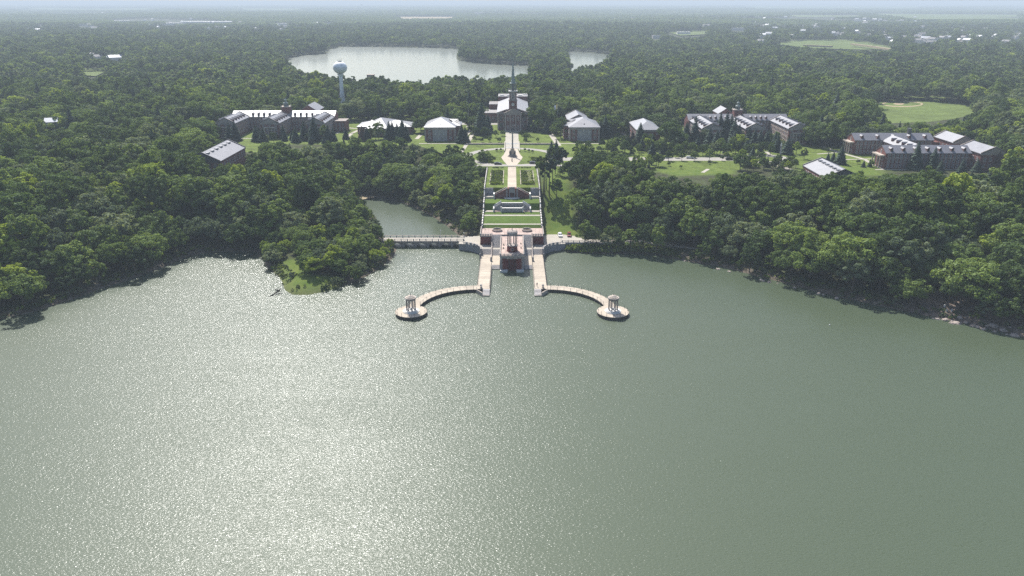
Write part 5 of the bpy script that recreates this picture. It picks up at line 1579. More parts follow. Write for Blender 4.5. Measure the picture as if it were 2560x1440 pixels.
def crown_mesh(name, seed, m, R=5.4, z0=3.2, z1=13.5, ncl=34, nleaf=85, size=.42, low=False, rough=.42, flat=0.85):
    rs = np.random.RandomState(seed)
    Vs = []
    # lobes on an uneven dome
    zc = z0 + (z1 - z0) * .42
    for i in range(ncl):
        while True:
            d = rs.normal(size=3); d /= np.linalg.norm(d)
            if d[2] > -.45: break
        rad = rs.uniform(.52, .97)
        ax = R * (1 + .18 * math.sin(3 * math.atan2(d[1], d[0]) + seed))
        c = np.array([d[0] * ax * rad, d[1] * ax * rad, zc + d[2] * ((z1 - zc) if d[2] > 0 else (zc - z0)) * rad * (.95 if d[2] > 0 else 1)])
        rc = R * rs.uniform(.15, .27)
        n = nleaf
        dirs = rs.normal(size=(n, 3)); dirs[:, 2] = dirs[:, 2] * .9 + .25
        dirs += d * .55
        dirs /= np.linalg.norm(dirs, axis=1, keepdims=True)
        pos = c + dirs * rc * rs.uniform(.72, 1.08, (n, 1)) * np.array([1, 1, flat])
        nn = dirs + rs.normal(size=(n, 3)) * rough; nn /= np.linalg.norm(nn, axis=1, keepdims=True)
        Vs.append(leaf_quads(rs, pos, nn, size))
    V = np.concatenate(Vs); F = np.arange(len(V)).reshape(-1, 4)
    return np_mesh(name, V, F, [m])

def spruce_mesh(name, seed, m, H=15, R=3.2, layers=15, per=11, low=False):
    rs = np.random.RandomState(seed); V = []; F = []
    for i in range(layers):
        k = i / layers; z = 1.2 + (H - 1.2) * k; r = R * (1 - k) ** .85 + .12
        pn = max(5, int(per * (1 - k * .5)))
        for j in range(pn):
            a = 2 * math.pi * (j + rs.uniform(-.35, .35)) / pn; rr_ = r * rs.uniform(.75, 1.12)
            ca, sa = math.cos(a), math.sin(a); w = .42 * rr_ * rs.uniform(.7, 1.1) + .1; dr = rr_ * .32
            zt = z + rs.uniform(-.2, .2) * H / layers
            for (f0, f1, dz) in ((.08, .6, .0), (.5, 1.0, .25)):
                b = len(V)
                p0 = (ca * rr_ * f0, sa * rr_ * f0, zt + H * .05 - dr * f0); p1 = (ca * rr_ * f1, sa * rr_ * f1, zt + H * .02 - dr * f1)
                wm = w * (1.0 if f0 < .3 else .8)
                V += [p0, ((p0[0] + p1[0]) / 2 - sa * wm, (p0[1] + p1[1]) / 2 + ca * wm, (p0[2] + p1[2]) / 2 - .25 * w), p1, ((p0[0] + p1[0]) / 2 + sa * wm, (p0[1] + p1[1]) / 2 - ca * wm, (p0[2] + p1[2]) / 2 - .25 * w)]
                F.append((b, b + 1, b + 2, b + 3))
    b = len(V); V += [(-.15, 0, H - .8), (.15, 0, H - .8), (0, .1, H + .5), (0, -.1, H - .8)]; F.append((b, b + 1, b + 2, b + 3))
    return np_mesh(name, V, F, [m])

def trunk_mesh(name, seed, H=8.5, r=.32, limbs=5):
    rs = random.Random(seed); b = MB()
    b.tube((0, 0, -.6), (rs.uniform(-.2, .2), rs.uniform(-.2, .2), H * .5), r, r * .75, 7)
    b.tube((0, 0, H * .5 - .1), (rs.uniform(-.5, .5), rs.uniform(-.5, .5), H * 1.25), r * .75, r * .25, 6)
    for i in range(limbs):
        a = 2 * math.pi * i / limbs + rs.random(); z = H * rs.uniform(.4, .75); L = rs.uniform(2.2, 3.8)
        b.tube((0, 0, z), (L * math.cos(a), L * math.sin(a), z + L * .9), r * .4, r * .12, 5)
    return b.mesh(name, M_bark)

TONES = [('dark green', F_dark), ('mid green', F_mid), ('yellow-green', F_bright), ('grey-green', F_grey)]
SHAPES = [dict(R=5.6, z0=2.6, z1=12.6, ncl=62), dict(R=4.9, z0=2.4, z1=14.6, ncl=58), dict(R=6.6, z0=3.0, z1=12.0, ncl=74), dict(R=4.3, z0=2.0, z1=12.8, ncl=46)]
SHAPE_TXT = ['round-crowned', 'tall oval', 'broad spreading', 'narrow']
HI = {}; LO = {}
for ti, (tn, tm) in enumerate(TONES):
    for si, sh in enumerate(SHAPES):
        HI[(ti, si)] = crown_mesh('crown', 100 + ti * 7 + si, tm, nleaf=72, size=.34, **sh)
        s2 = dict(sh); s2['ncl'] = 20
        if si < 3: LO[(ti, si)] = crown_mesh('far_crown', 300 + ti * 7 + si, tm, nleaf=26, size=.95, **s2)
TR = [trunk_mesh('trunk', 40 + i) for i in range(3)]
SPR = [spruce_mesh('needle_crown', 500 + i, F_needle if i < 3 else F_russet, H=15, R=4.1 + .3 * i, layers=18, per=17) for i in range(4)]
SPRL = spruce_mesh('far_needle_crown', 520, F_needle, H=15, R=3.4, layers=9, per=7)
b = MB(); b.tube((0, 0, -.5), (0, 0, 9), .3, .12, 6); SPT = b.mesh('trunk', M_bark)

# ---- keep-clear areas of the photograph (pixels) with the farthest Y they apply to
KEEP = [
 ([(905, 508), (940, 497), (1000, 508), (1045, 522), (1085, 548), (1128, 577), (1157, 590), (1200, 600), (1200, 640), (985, 640), (985, 588), (962, 548), (935, 525)], 9e9),
 ([(1228, 366), (1345, 366), (1352, 420), (1346, 470), (1368, 575), (1440, 585), (1440, 603), (1200, 605), (1203, 565), (1215, 470), (1219, 420), (1225, 400)], 9e9),
 ([(1362, 500), (1380, 440), (1412, 440), (1422, 480), (1418, 520), (1440, 575), (1436, 585), (1366, 580)], 9e9),
 ([(1230, 255), (1325, 245), (1330, 330), (1235, 330)], 640), ([(1268, 140), (1298, 140), (1298, 260), (1268, 260)], 640),
 ([(1150, 300), (1420, 300), (1420, 400), (1345, 400), (1228, 366), (1150, 362)], 560),
 ([(540, 300), (600, 274), (845, 274), (850, 300), (850, 345), (644, 345), (642, 374), (606, 374), (606, 350), (560, 350), (540, 345)], 562),
 ([(700, 246), (722, 246), (722, 280), (700, 280)], 600),
 ([(488, 396), (562, 350), (610, 366), (612, 372), (552, 408), (540, 400)], 420),
 ([(832, 150), (868, 150), (869, 186), (861, 256), (849, 256), (832, 186)], 735),
 ([(905, 318), (925, 302), (955, 292), (1015, 303), (1030, 318), (1030, 342), (905, 342)], 560),
 ([(838, 318), (905, 314), (905, 345), (838, 345)], 620),
 ([(1058, 318), (1105, 290), (1152, 300), (1156, 354), (1058, 354)], 530),
 ([(1028, 326), (1062, 326), (1062, 349), (1028, 349)], 620),
 ([(1418, 302), (1420, 278), (1445, 275), (1503, 318), (1503, 354), (1422, 354)], 560),
 ([(1516, 329), (1578, 329), (1578, 372), (1516, 372)], 620),
 ([(1572, 305), (1607, 293), (1655, 325), (1655, 360), (1572, 360)], 530),
 ([(1716, 284), (1970, 284), (2016, 318), (2014, 358), (1972, 356), (1925, 352), (1900, 360), (1860, 345), (1780, 345), (1752, 358), (1716, 330)], 552),
 ([(1835, 256), (1852, 256), (1852, 288), (1835, 288)], 600),
 ([(1590, 389), (1990, 386), (1990, 408), (1845, 410), (1838, 420), (1800, 432), (1700, 432), (1650, 424), (1640, 405), (1590, 405)], 600),
 ([(1640, 366), (1700, 366), (1700, 376), (1640, 376)], 600),
 ([(1895, 375), (2000, 360), (2112, 356), (2112, 400), (1990, 408), (1890, 410)], 600),
 ([(2004, 411), (2044, 394), (2084, 411), (2055, 417)], 385),
 ([(2113, 335), (2135, 330), (2395, 325), (2420, 350), (2510, 372), (2506, 420), (2190, 425), (2112, 392)], 470),
 ([(2105, 384), (2205, 384), (2200, 424), (2150, 418)], 600),
 ([(2197, 257), (2208, 247), (2260, 242), (2340, 240), (2400, 249), (2453, 266), (2420, 283), (2375, 294), (2320, 299), (2232, 300), (2214, 284)], 9e9),
 ([(735, 141), (760, 139), (818, 134), (822, 121), (860, 116), (1148, 121), (1141, 140), (1142, 150), (1180, 157), (1300, 164), (1328, 163), (1326, 168), (1270, 182), (1220, 187), (1170, 190), (1155, 176), (1130, 170), (1085, 178), (1070, 196), (1020, 198), (985, 196), (960, 188), (925, 184), (888, 194), (882, 180), (870, 158), (842, 150), (820, 158), (815, 176), (800, 166), (760, 152)], 9e9),
 ([(1421, 127), (1470, 130), (1524, 136), (1515, 146), (1490, 152), (1440, 145), (1420, 140)], 9e9),
 ([(696, 666), (728, 662), (742, 688), (756, 702), (800, 706), (836, 694), (860, 698), (820, 718), (770, 735), (715, 735)], 9e9),
 ([(205, 171), (262, 171), (266, 178), (240, 191), (212, 189)], 9e9),
 ([(1925, 107), (2020, 98), (2130, 99), (2200, 108), (2245, 123), (2160, 123), (2060, 119)], 9e9),
 ([(1660, 80), (1760, 76), (1770, 88), (1700, 92)], 9e9), ([(985, 41), (1130, 41), (1140, 47), (1000, 48)], 9e9),
 ([(2180, 34), (2560, 37), (2560, 48), (2300, 50)], 9e9), ([(80, 20), (380, 22), (370, 26), (60, 25)], 9e9), ([(1850, 13), (2300, 15), (2300, 22), (1900, 22)], 9e9),
 ([(600, 21), (760, 21), (740, 26), (600, 26)], 9e9), ([(1960, 37), (2150, 36), (2160, 43), (2000, 44)], 9e9),
 ([(1364, 440), (1412, 440), (1412, 500), (1364, 500)], 9e9),
 ([(900, 486), (944, 486), (944, 500), (880, 500)], 9e9),
 ([(2335, 752), (2385, 752), (2420, 775), (2480, 800), (2440, 808), (2360, 786)], 9e9),
 ([(2520, 412), (2560, 430), (2560, 450), (2520, 430)], 9e9),
 ([(1370, 583), (1440, 583), (1440, 608), (1370, 612)], 9e9),
]
for l in long_:
    px, py, w_, h_ = l[:4]; X, Y = P(px, py, 18)
    hwpx = FPX * (w_ / 2) / math.hypot(X, Y)
    KEEP.append(([(px - hwpx, py - 5), (px + hwpx, py - 5), (px + hwpx, py + 1.0), (px - hwpx, py + 1.0)], Y - 5))

for hx, hy, hw_, hz_ in HOUSES:
    a, b1, dep = project(hx, hy, hz_ + 10.0); a2, b2, dep = project(hx, hy, hz_ + 5.5)
    r_ = FPX * hw_ * .5 / float(dep)
    KEEP.append(([(a - r_, b1), (a + r_, b1), (a + r_, b2), (a - r_, b2)], hy - 4))
FOOT = [(-206, -118, 527, 577), (-178, -154, 400, 450), (-119, -70, 533, 580), (-61, -34, 503, 549), (34, 61, 503, 570), (80, 101, 502, 545), (122, 197, 503, 584), (151, 178, 368, 408),
        (204, 262, 423, 442), (205, 280, 436, 484), (-23, 14, 552, 655), (-162, -152, 716, 728), (-15.5, 15.5, 320, 440), (-60, -20, 333, 347), (14, 34, 322, 352), (30, 64, 331, 343),
        (-8, 8, 430, 560), (-160, 14, 586, 602), (24, 175, 447, 463)]
def blocked(X, Y, Hh, R, Z):
    """True where the tree would hide something the photograph shows"""
    bad = np.zeros(X.shape, bool)
    for x0, x1, y0, y1 in FOOT:
        bad |= (X > x0 - R * .7) & (X < x1 + R * .7) & (Y > y0 - R * .7) & (Y < y1 + R * .7)
    tests = []
    for dx, fz in ((0, .98), (-.85, .6), (.85, .6), (0, .6), (-.6, .88), (.6, .88), (0, .25), (-.7, .3), (.7, .3)):
        px, py, dep = project(X + dx * R, Y - (R * .5 if fz < .9 else 0), Z + Hh * fz)
        tests.append((px, py))
    for poly, ymax in KEEP:
        m = (~bad) & (Y < ymax)
        if not m.any(): continue
        for px, py in tests:
            hit = in_poly(px[m], py[m], poly)
            idx = np.where(m)[0]
            bad[idx[hit]] = True
            m = (~bad) & (Y < ymax)
            if not m.any(): break
    return bad

def jgrid(y0, y1, sp, margin=70, k=.70):
    out = []
    ys = np.arange(y0, y1, sp * .87)
    for j, y in enumerate(ys):
        hw = k * y + margin
        xs = np.arange(-hw, hw, sp) + (sp / 2 if j % 2 else 0)
        out.append(np.stack([xs + RS.uniform(-.38, .38, len(xs)) * sp, y + RS.uniform(-.38, .38, len(xs)) * sp], 1))
    return np.concatenate(out)

def forest(y0, y1, sp, smin, smax, margin=70):
    p = jgrid(y0, y1, sp, margin)
    X, Y = p[:, 0], p[:, 1]
    s = sdf(X, Y, LAKE)
    ok = (s > 1.0) & ~in_poly(X, Y, PLAWN)
    fl = (Y > 750) & (Y < 1900) & (np.abs(X) < 560)
    if fl.any():
        s2 = np.full(X.shape, 99.0); s2[fl] = sdf(X[fl], Y[fl], FARLAKE); ok &= s2 > 3
    X, Y, s = X[ok], Y[ok], s[ok]
    sc_ = RS.uniform(smin, smax, len(X)) * (1 + .12 * np.sin(X * .05) * np.cos(Y * .043))
    sc_ = np.where(s < 10, sc_ * .82, sc_)
    Z = height(X, Y)
    R = 5.2 * sc_; Hh = 13.0 * sc_
    bad = blocked(X, Y, Hh, R, Z)
    # where a full tree would be in the way try a smaller one
    sm = sc_ * .62
    bad2 = blocked(X, Y, 13 * sm, 5.2 * sm, Z)
    keep_small = bad & ~bad2 & (RS.uniform(size=len(X)) < .8)
    sc2 = np.where(keep_small, sm, sc_)
    ok = ~bad | keep_small
    return X[ok], Y[ok], Z[ok], sc2[ok], s[ok]

A = forest(225, 760, 8.9, .84, 1.68)
def in_pen(X, Y): return (X < -52) & (X > -114) & (Y < 338)
A = tuple(v[~in_pen(A[0], A[1])] for v in A)
A2 = forest(265, 340, 5.6, .42, .86)
A2 = tuple(v[in_pen(A2[0], A2[1])] for v in A2)
A = tuple(np.concatenate([p_, q_]) for p_, q_ in zip(A, A2))
B_ = forest(760, 1500, 9.3, .78, 1.5)
C_ = forest(1500, 2900, 12.0, 1.0, 1.45)
def tone_field(X, Y):
    n = np.sin(X * .021 + 1.7 * np.sin(Y * .013)) * np.cos(Y * .017 + X * .006)
    u = RS.uniform(size=len(X))
    t = np.full(len(X), 1)
    t[u < .40 + .12 * n] = 0
    t[u > .93 + .03 * n] = 2
    t[(u > .76) & (u < .90)] = 3
    return t
class T_: pass
def mk(tup):
    o = T_(); o.X, o.Y, o.Z, o.s, o.sd = tup
    o.tone = tone_field(o.X, o.Y); o.shape = RS.randint(0, 4, len(o.X)); o.rot = RS.uniform(0, 6.28, len(o.X))
    o.con = RS.uniform(size=len(o.X)) < .045
    return o
TA, TB, TC = mk(A), mk(B_), mk(C_)
for o_ in (TB, TC): o_.tone[(o_.tone == 2) & (RS.uniform(size=len(o_.X)) < .6)] = 0
# photograph: near the axis west of the gardens the crowns are dark, peninsula brighter
pen = (TA.X < -50) & (TA.X > -110) & (TA.Y < 345)
u_ = RS.uniform(size=len(TA.X)); TA.tone[pen & (u_ < .16)] = 2; TA.tone[pen & (u_ > .16) & (TA.tone == 0) & (u_ < .72)] = 1
east = (TA.X > 60) & (TA.Y < 470); u_ = RS.uniform(size=len(TA.X)); TA.tone[east & (TA.tone == 2) & (u_ < .55)] = 0
TA.con[(TA.Y < 430)] &= (RS.uniform(size=int((TA.Y < 430).sum())) < .25)

# ---- which trees show largest: coarse visibility splat
def visible_area(o):
    W_, H_ = 512, 288
    owner = np.full((H_, W_), -1); 
    order = np.argsort(np.hypot(o.X, o.Y))
    px, py, dep = project(o.X, o.Y, o.Z + 8.3 * o.s)
    rx = FPX * 5.2 * o.s / dep / 5; ry = FPX * 5.4 * o.s / dep / 5
    px = px / 5; py = py / 5
    area = np.zeros(len(o.X))
    for i in order:
        if o.Y[i] > 560: break
        x0, x1 = int(px[i] - rx[i]), int(px[i] + rx[i]) + 1; y0, y1 = int(py[i] - ry[i]), int(py[i] + ry[i]) + 1
        x0, y0 = max(0, x0), max(0, y0); x1, y1 = min(W_, x1), min(H_, y1)
        if x0 >= x1 or y0 >= y1: continue
        yy, xx = np.mgrid[y0:y1, x0:x1]
        m = (((xx - px[i]) / rx[i]) ** 2 + ((yy - py[i]) / ry[i]) ** 2) < 1
        sub = owner[y0:y1, x0:x1]; f = m & (sub < 0)
        area[i] = f.sum(); sub[f] = i
    return area
area = visible_area(TA)
big = np.argsort(-area)[:300]
indiv = np.zeros(len(TA.X), bool); indiv[big] = True
TA.con[indiv] = False

def zone(x, y, s):
    edge = s < 9
    if x < -48 and x > -118 and y < 345: return 'at the peninsula shoreline' if edge else 'on the wooded peninsula'
    if x < -100 and y < 450: return 'at the left shoreline' if edge else 'in the left shore woods'
    if x < 0: return 'at the inlet shoreline' if edge else 'in woods between inlet and gardens'
    return 'at the right shoreline' if edge else 'in the right shore woods'
def make_tree(x, y, z, s, ti, si, rot, label, group):
    t = bpy.data.objects.new('broadleaf_tree', None); t.empty_display_size = .5; COL.objects.link(t)
    t.location = (x, y, z); t.rotation_euler = (0, 0, rot); t.scale = (s, s, s * random.uniform(.78, .98))
    tag(t, label, 'tree', group)
    link_mesh('crown', HI[(ti, si)], t); link_mesh('trunk', TR[int(x * 7) % 3], t)
    return t
for i in big:
    x, y = TA.X[i], TA.Y[i]
    zn = zone(x, y, TA.sd[i])
    sz = 'big' if TA.s[i] > 1.3 else 'small' if TA.s[i] < .8 else ''
    lab = ' '.join((sz + ' ' + TONES[TA.tone[i]][0] + ' ' + SHAPE_TXT[TA.shape[i]] + ' tree ' + zn).split())
    make_tree(x, y, TA.Z[i], TA.s[i], TA.tone[i], TA.shape[i], TA.rot[i], lab, 'broadleaf trees ' + zn)

# ---- scattered instances for all the other trees
def instancer(name, pts, rots, scls, idx, protos, label=None):
    col = bpy.data.collections.new(name + '_sources')
    for k, me in enumerate(protos):
        o = bpy.data.objects.new('%s_source_%02d' % (name, k), me); col.objects.link(o)
    me = bpy.data.meshes.new(name)
    me.vertices.add(len(pts)); me.vertices.foreach_set('co', np.asarray(pts, np.float32).ravel())
    for nm, ty, arr in (('rotz', 'FLOAT', rots), ('idx', 'INT', idx)):
        a = me.attributes.new(nm, ty, 'POINT'); a.data.foreach_set('value', np.asarray(arr, np.float32 if ty == 'FLOAT' else np.int32))
    a = me.attributes.new('scl', 'FLOAT_VECTOR', 'POINT'); a.data.foreach_set('vector', np.asarray(scls, np.float32).ravel())
    o = link_mesh(name, me); o['kind'] = 'stuff'
    if label: o['label'] = label
    ng = bpy.data.node_groups.new(name + '_scatter', 'GeometryNodeTree')
    ng.interface.new_socket('Geometry', in_out='INPUT', socket_type='NodeSocketGeometry')
    ng.interface.new_socket('Geometry', in_out='OUTPUT', socket_type='NodeSocketGeometry')
    gi = ng.nodes.new('NodeGroupInput'); go = ng.nodes.new('NodeGroupOutput')
    m2p = ng.nodes.new('GeometryNodeMeshToPoints')
    ci = ng.nodes.new('GeometryNodeCollectionInfo'); ci.inputs['Collection'].default_value = col
    ci.inputs['Separate Children'].default_value = True; ci.inputs['Reset Children'].default_value = True
    ip = ng.nodes.new('GeometryNodeInstanceOnPoints'); ip.inputs['Pick Instance'].default_value = True
    def attr(nm, ty):
        n = ng.nodes.new('GeometryNodeInputNamedAttribute'); n.data_type = ty; n.inputs['Name'].default_value = nm
        return n.outputs['Attribute']
    cx = ng.nodes.new('ShaderNodeCombineXYZ'); ng.links.new(attr('rotz', 'FLOAT'), cx.inputs['Z'])
    ng.links.new(gi.outputs[0], m2p.inputs['Mesh']); ng.links.new(m2p.outputs[0], ip.inputs['Points'])
    ng.links.new(ci.outputs[0], ip.inputs['Instance']); ng.links.new(attr('idx', 'INT'), ip.inputs['Instance Index'])
    ng.links.new(cx.outputs[0], ip.inputs['Rotation']); ng.links.new(attr('scl', 'FLOAT_VECTOR'), ip.inputs['Scale'])
    ng.links.new(ip.outputs[0], go.inputs[0])
    md = o.modifiers.new('scatter', 'NODES'); md.node_group = ng
    return o
hi_list = [HI[(t, s)] for t in range(4) for s in range(4)] + [SPR[0], SPR[1]]
lo_list = [LO[(t, s)] for t in range(4) for s in range(3)] + [SPRL]
def scatter(name, o, mask, hi):
    X, Y, Z, s = o.X[mask], o.Y[mask], o.Z[mask], o.s[mask]
    n = len(X)
    if hi: idx = o.tone[mask] * 4 + o.shape[mask]; idx = np.where(o.con[mask], 16 + (o.shape[mask] % 2), idx)
    else: idx = o.tone[mask] * 3 + (o.shape[mask] % 3); idx = np.where(o.con[mask], 12, idx)
    sz = s * RS.uniform(.78, 1.0, n)
    instancer(name, np.stack([X, Y, Z - .3], 1), o.rot[mask], np.stack([s, s, sz], 1), idx, hi_list if hi else lo_list)
scatter('lakeside_forest', TA, ~indiv, True)
scatter('campus_backdrop_woods', TB, np.ones(len(TB.X), bool), False)
scatter('far_woods', TC, np.ones(len(TC.X), bool), False)
print('TREES', len(TA.X), len(TB.X), len(TC.X))

# the country beyond: copses of many crowns
def copse(seed):
    rs = np.random.RandomState(seed); Vs = []; mi = []
    n = 34
    for i in range(n):
        cx, cy2 = rs.uniform(-34, 34, 2); R = rs.uniform(5, 8); h = rs.uniform(10, 15)
        m = 34
        d = rs.normal(size=(m, 3)); d[:, 2] = np.abs(d[:, 2]); d /= np.linalg.norm(d, axis=1, keepdims=True)
        pos = np.array([cx, cy2, h - 6]) + d * np.array([R, R, 6.2]) * rs.uniform(.8, 1.05, (m, 1))
        nn = d + rs.normal(size=(m, 3)) * .4; nn /= np.linalg.norm(nn, axis=1, keepdims=True)
        Vs.append(leaf_quads(rs, pos, nn, 2.0)); mi += [rs.choice([0, 1, 1, 2])] * m
    V = np.concatenate(Vs); return np_mesh('copse', V, np.arange(len(V)).reshape(-1, 4), [F_dark, F_mid, F_grey], mi)
CP = [copse(700 + i) for i in range(4)]
p1 = jgrid(2880, 6000, 52, 200); p2 = jgrid(6000, 14000, 105, 300)
p = np.concatenate([p1, p2]); X, Y = p[:, 0], p[:, 1]
nz = np.sin(X * .0021 + 2) * np.cos(Y * .0017) + .7 * np.sin(X * .0043 + Y * .0031)
ok = (nz > -1.05) & (RS.uniform(size=len(X)) < .93); X, Y = X[ok], Y[ok]
Z = height(X, Y); s = np.where(Y > 6000, 1.7, 1.0)
bad = blocked(X, Y, 12 * np.ones(len(X)), 25 * s, Z); X, Y, Z, s = X[~bad], Y[~bad], Z[~bad], s[~bad]
instancer('distant_woodland', np.stack([X, Y, Z], 1), RS.uniform(0, 6.28, len(X)), np.stack([s, s, np.ones(len(X))], 1), RS.randint(0, 4, len(X)), CP)
print('COPSES', len(X))

# ---- single conifers standing about the campus: (x, y_top, y_base) in the photograph
SPRUCE = [(575, 306, 350, 0), (590, 303, 352, 0), (650, 318, 352, 0), (661, 322, 352, 0), (709, 312, 346, 0), (731, 324, 350, 0), (762, 301, 349, 0), (787, 290, 352, 0), (821, 312, 352, 0), (834, 318, 352, 0),
          (865, 318, 348, 0), (881, 337, 352, 0), (906, 314, 352, 1), (918, 316, 352, 0), (974, 302, 350, 0), (982, 303, 350, 0), (994, 308, 352, 0), (1007, 298, 352, 0), (1016, 312, 352, 0), (1154, 311, 357, 0), (1163, 316, 357, 0),
          (1204, 252, 336, 0), (1220, 285, 330, 0), (1327, 292, 328, 0), (1338, 296, 330, 0), (1366, 298, 334, 0), (1378, 352, 398, 0), (1390, 350, 402, 0), (1512, 288, 344, 0), (1500, 300, 345, 0), (1525, 300, 340, 0), (1580, 325, 364, 1), (1599, 306, 360, 0),
          (1714, 303, 358, 0), (1735, 291, 360, 0), (1700, 318, 365, 0), (1797, 281, 350, 0), (1813, 279, 352, 0), (1825, 285, 350, 0), (1833, 293, 358, 0), (1845, 310, 360, 0), (1870, 318, 362, 0), (1884, 322, 366, 0),
          (1898, 324, 368, 0), (1915, 326, 368, 0), (1936, 329, 368, 0), (1942, 337, 380, 0), (1967, 341, 386, 0), (2028, 298, 358, 0), (2046, 284, 360, 0), (2064, 288, 362, 0), (2084, 296, 362, 0), (2100, 362, 410, 0), (2158, 400, 418, 0), (2174, 396, 417, 0),
          (2068, 381, 409, 0), (2082, 379, 404, 0), (2286, 352, 424, 0), (2330, 368, 424, 0), (2459, 367, 424, 1), (2489, 376, 428, 1), (2404, 395, 432, 0), (2522, 402, 470, 0), (2536, 430, 490, 0), (860, 346, 364, 0), (1660, 345, 384, 0), (1630, 352, 392, 0),
          (1772, 318, 368, 0), (1790, 325, 372, 0), (1686, 300, 352, 0), (2350, 398, 430, 0), (2440, 395, 430, 0)]
XT = []
_r = random.Random(21)
for (xa, xb, ya, yb, n, sp) in ((1690, 1990, 358, 384, 46, .4), (1500, 1600, 362, 388, 16, .2), (1640, 1900, 392, 400, 7, .1), (1590, 1648, 408, 430, 11, .1), (1848, 1990, 413, 432, 20, .1), (640, 860, 350, 362, 12, .6), (905, 1050, 346, 358, 7, .4), (1995, 2110, 352, 362, 5, .5), (1600, 1700, 358, 386, 18, .3), (510, 545, 325, 352, 5, .5), (1160, 1215, 300, 345, 6, .3), (1335, 1415, 300, 352, 9, .3)):
    for _ in range(n):
        px = _r.uniform(xa, xb); pb = _r.uniform(ya, yb); hpx = _r.uniform(20, 44) if _r.random() < sp else _r.uniform(18, 34)
        XT.append((px, pb - hpx, pb, _r.random() < sp))
SPRUCE += [(a, b_, c, 0) for a, b_, c, q in XT if q]
NB = [((-166, 560), 'the left dormitory'), ((-95, 555), 'the low hipped building'), ((-48, 520), 'the left stone-fronted block'), ((0, 560), 'the church'), ((49, 520), 'the right stone-fronted block'),
      ((90, 515), 'the small brick hall'), ((160, 520), 'the right dormitory'), ((235, 450), 'the school wings'), ((153, 455), 'the turning circle')]
NEIGH = {}
for k, (px, yt, yb, red) in enumerate(SPRUCE):
    x, y = P(px, yb, 18)
    # height from the pixel of its tip
    z = CAM_H - y * (FPX * ST + (yt - 720) * CT) / (FPX * CT - (yt - 720) * ST)
    h = max(4, z - 18)
    lm = min(NB, key=lambda l: math.hypot(l[0][0] - x, l[0][1] - y))[1]
    cnt = NEIGH.get(lm, 0); NEIGH[lm] = cnt + 1
    t = bpy.data.objects.new('spruce_tree', None); COL.objects.link(t)
    rel = 'in front of' if lm not in ('the turning circle',) else 'near'
    sz = 'tall' if h > 15 else 'small' if h < 8.5 else 'middle-sized'
    sd_ = 'left' if px < {'the left dormitory': 700, 'the low hipped building': 960, 'the left stone-fronted block': 1105, 'the church': 1283, 'the right stone-fronted block': 1465, 'the small brick hall': 1610, 'the right dormitory': 1860, 'the school wings': 2310, 'the turning circle': 1925}[lm] else 'right'
    tag(t, '%s %s spruce by the %s half of %s' % (sz, 'reddish' if red else 'dark', sd_, lm), 'spruce tree', 'spruces standing around the campus buildings')
    t.location = (x, y, 17.9); f = h / 15; wd = f if h < 16 else f * .85
    t.scale = (wd * 1.3, wd * 1.3, f); t.rotation_euler = (0, 0, k * 1.3)
    link_mesh('needle_crown', SPR[3 if red else k % 3], t); link_mesh('trunk', SPT, t)

# tall pines with bare trunks right of the gardens
PINE = crown_mesh('crown', 900, F_needle, R=3.6, z0=8.5, z1=17, ncl=20, nleaf=80, size=.34)
PINE2 = crown_mesh('crown', 901, F_dark, R=3.0, z0=9.5, z1=18, ncl=16, nleaf=80, size=.34)
b = MB(); b.tube((0, 0, -.6), (.2, 0, 15.5), .28, .12, 7)
for k in range(5): b.tube((.1, 0, 9 + 1.2 * k), (1.9 * math.cos(k * 2.2), 1.9 * math.sin(k * 2.2), 10 + 1.2 * k), .08, .04, 4)
PT = b.mesh('trunk', M_bark)
PINES = [(1359, 372, 486), (1373, 380, 490), (1381, 392, 476), (1366, 400, 474), (1395, 365, 436), (1400, 360, 437), (1388, 368, 434), (1406, 370, 436), (1350, 388, 478), (1362, 415, 486), (1377, 362, 432)]
for k, (px, yt, yb) in enumerate(PINES):
    x, y, zz = ground_at(px, yb)
    z = CAM_H - y * (FPX * ST + (yt - 720) * CT) / (FPX * CT - (yt - 720) * ST)
    f = max(.55, min(1.25, (z - zz) / 17.5))
    t = bpy.data.objects.new('pine_tree', None); COL.objects.link(t); t.location = (x, y, zz - .1); t.scale = (f, f, f); t.rotation_euler = (0, 0, k * 2.1)
    tag(t, 'tall bare-stemmed dark pine %s' % ['beside the right garden balustrade', 'in the clump beyond the sloping lawn'][1 if yb < 440 else 0], 'pine tree', 'bare-stemmed pines right of the gardens')
    link_mesh('crown', PINE if k % 2 else PINE2, t); link_mesh('trunk', PT, t)

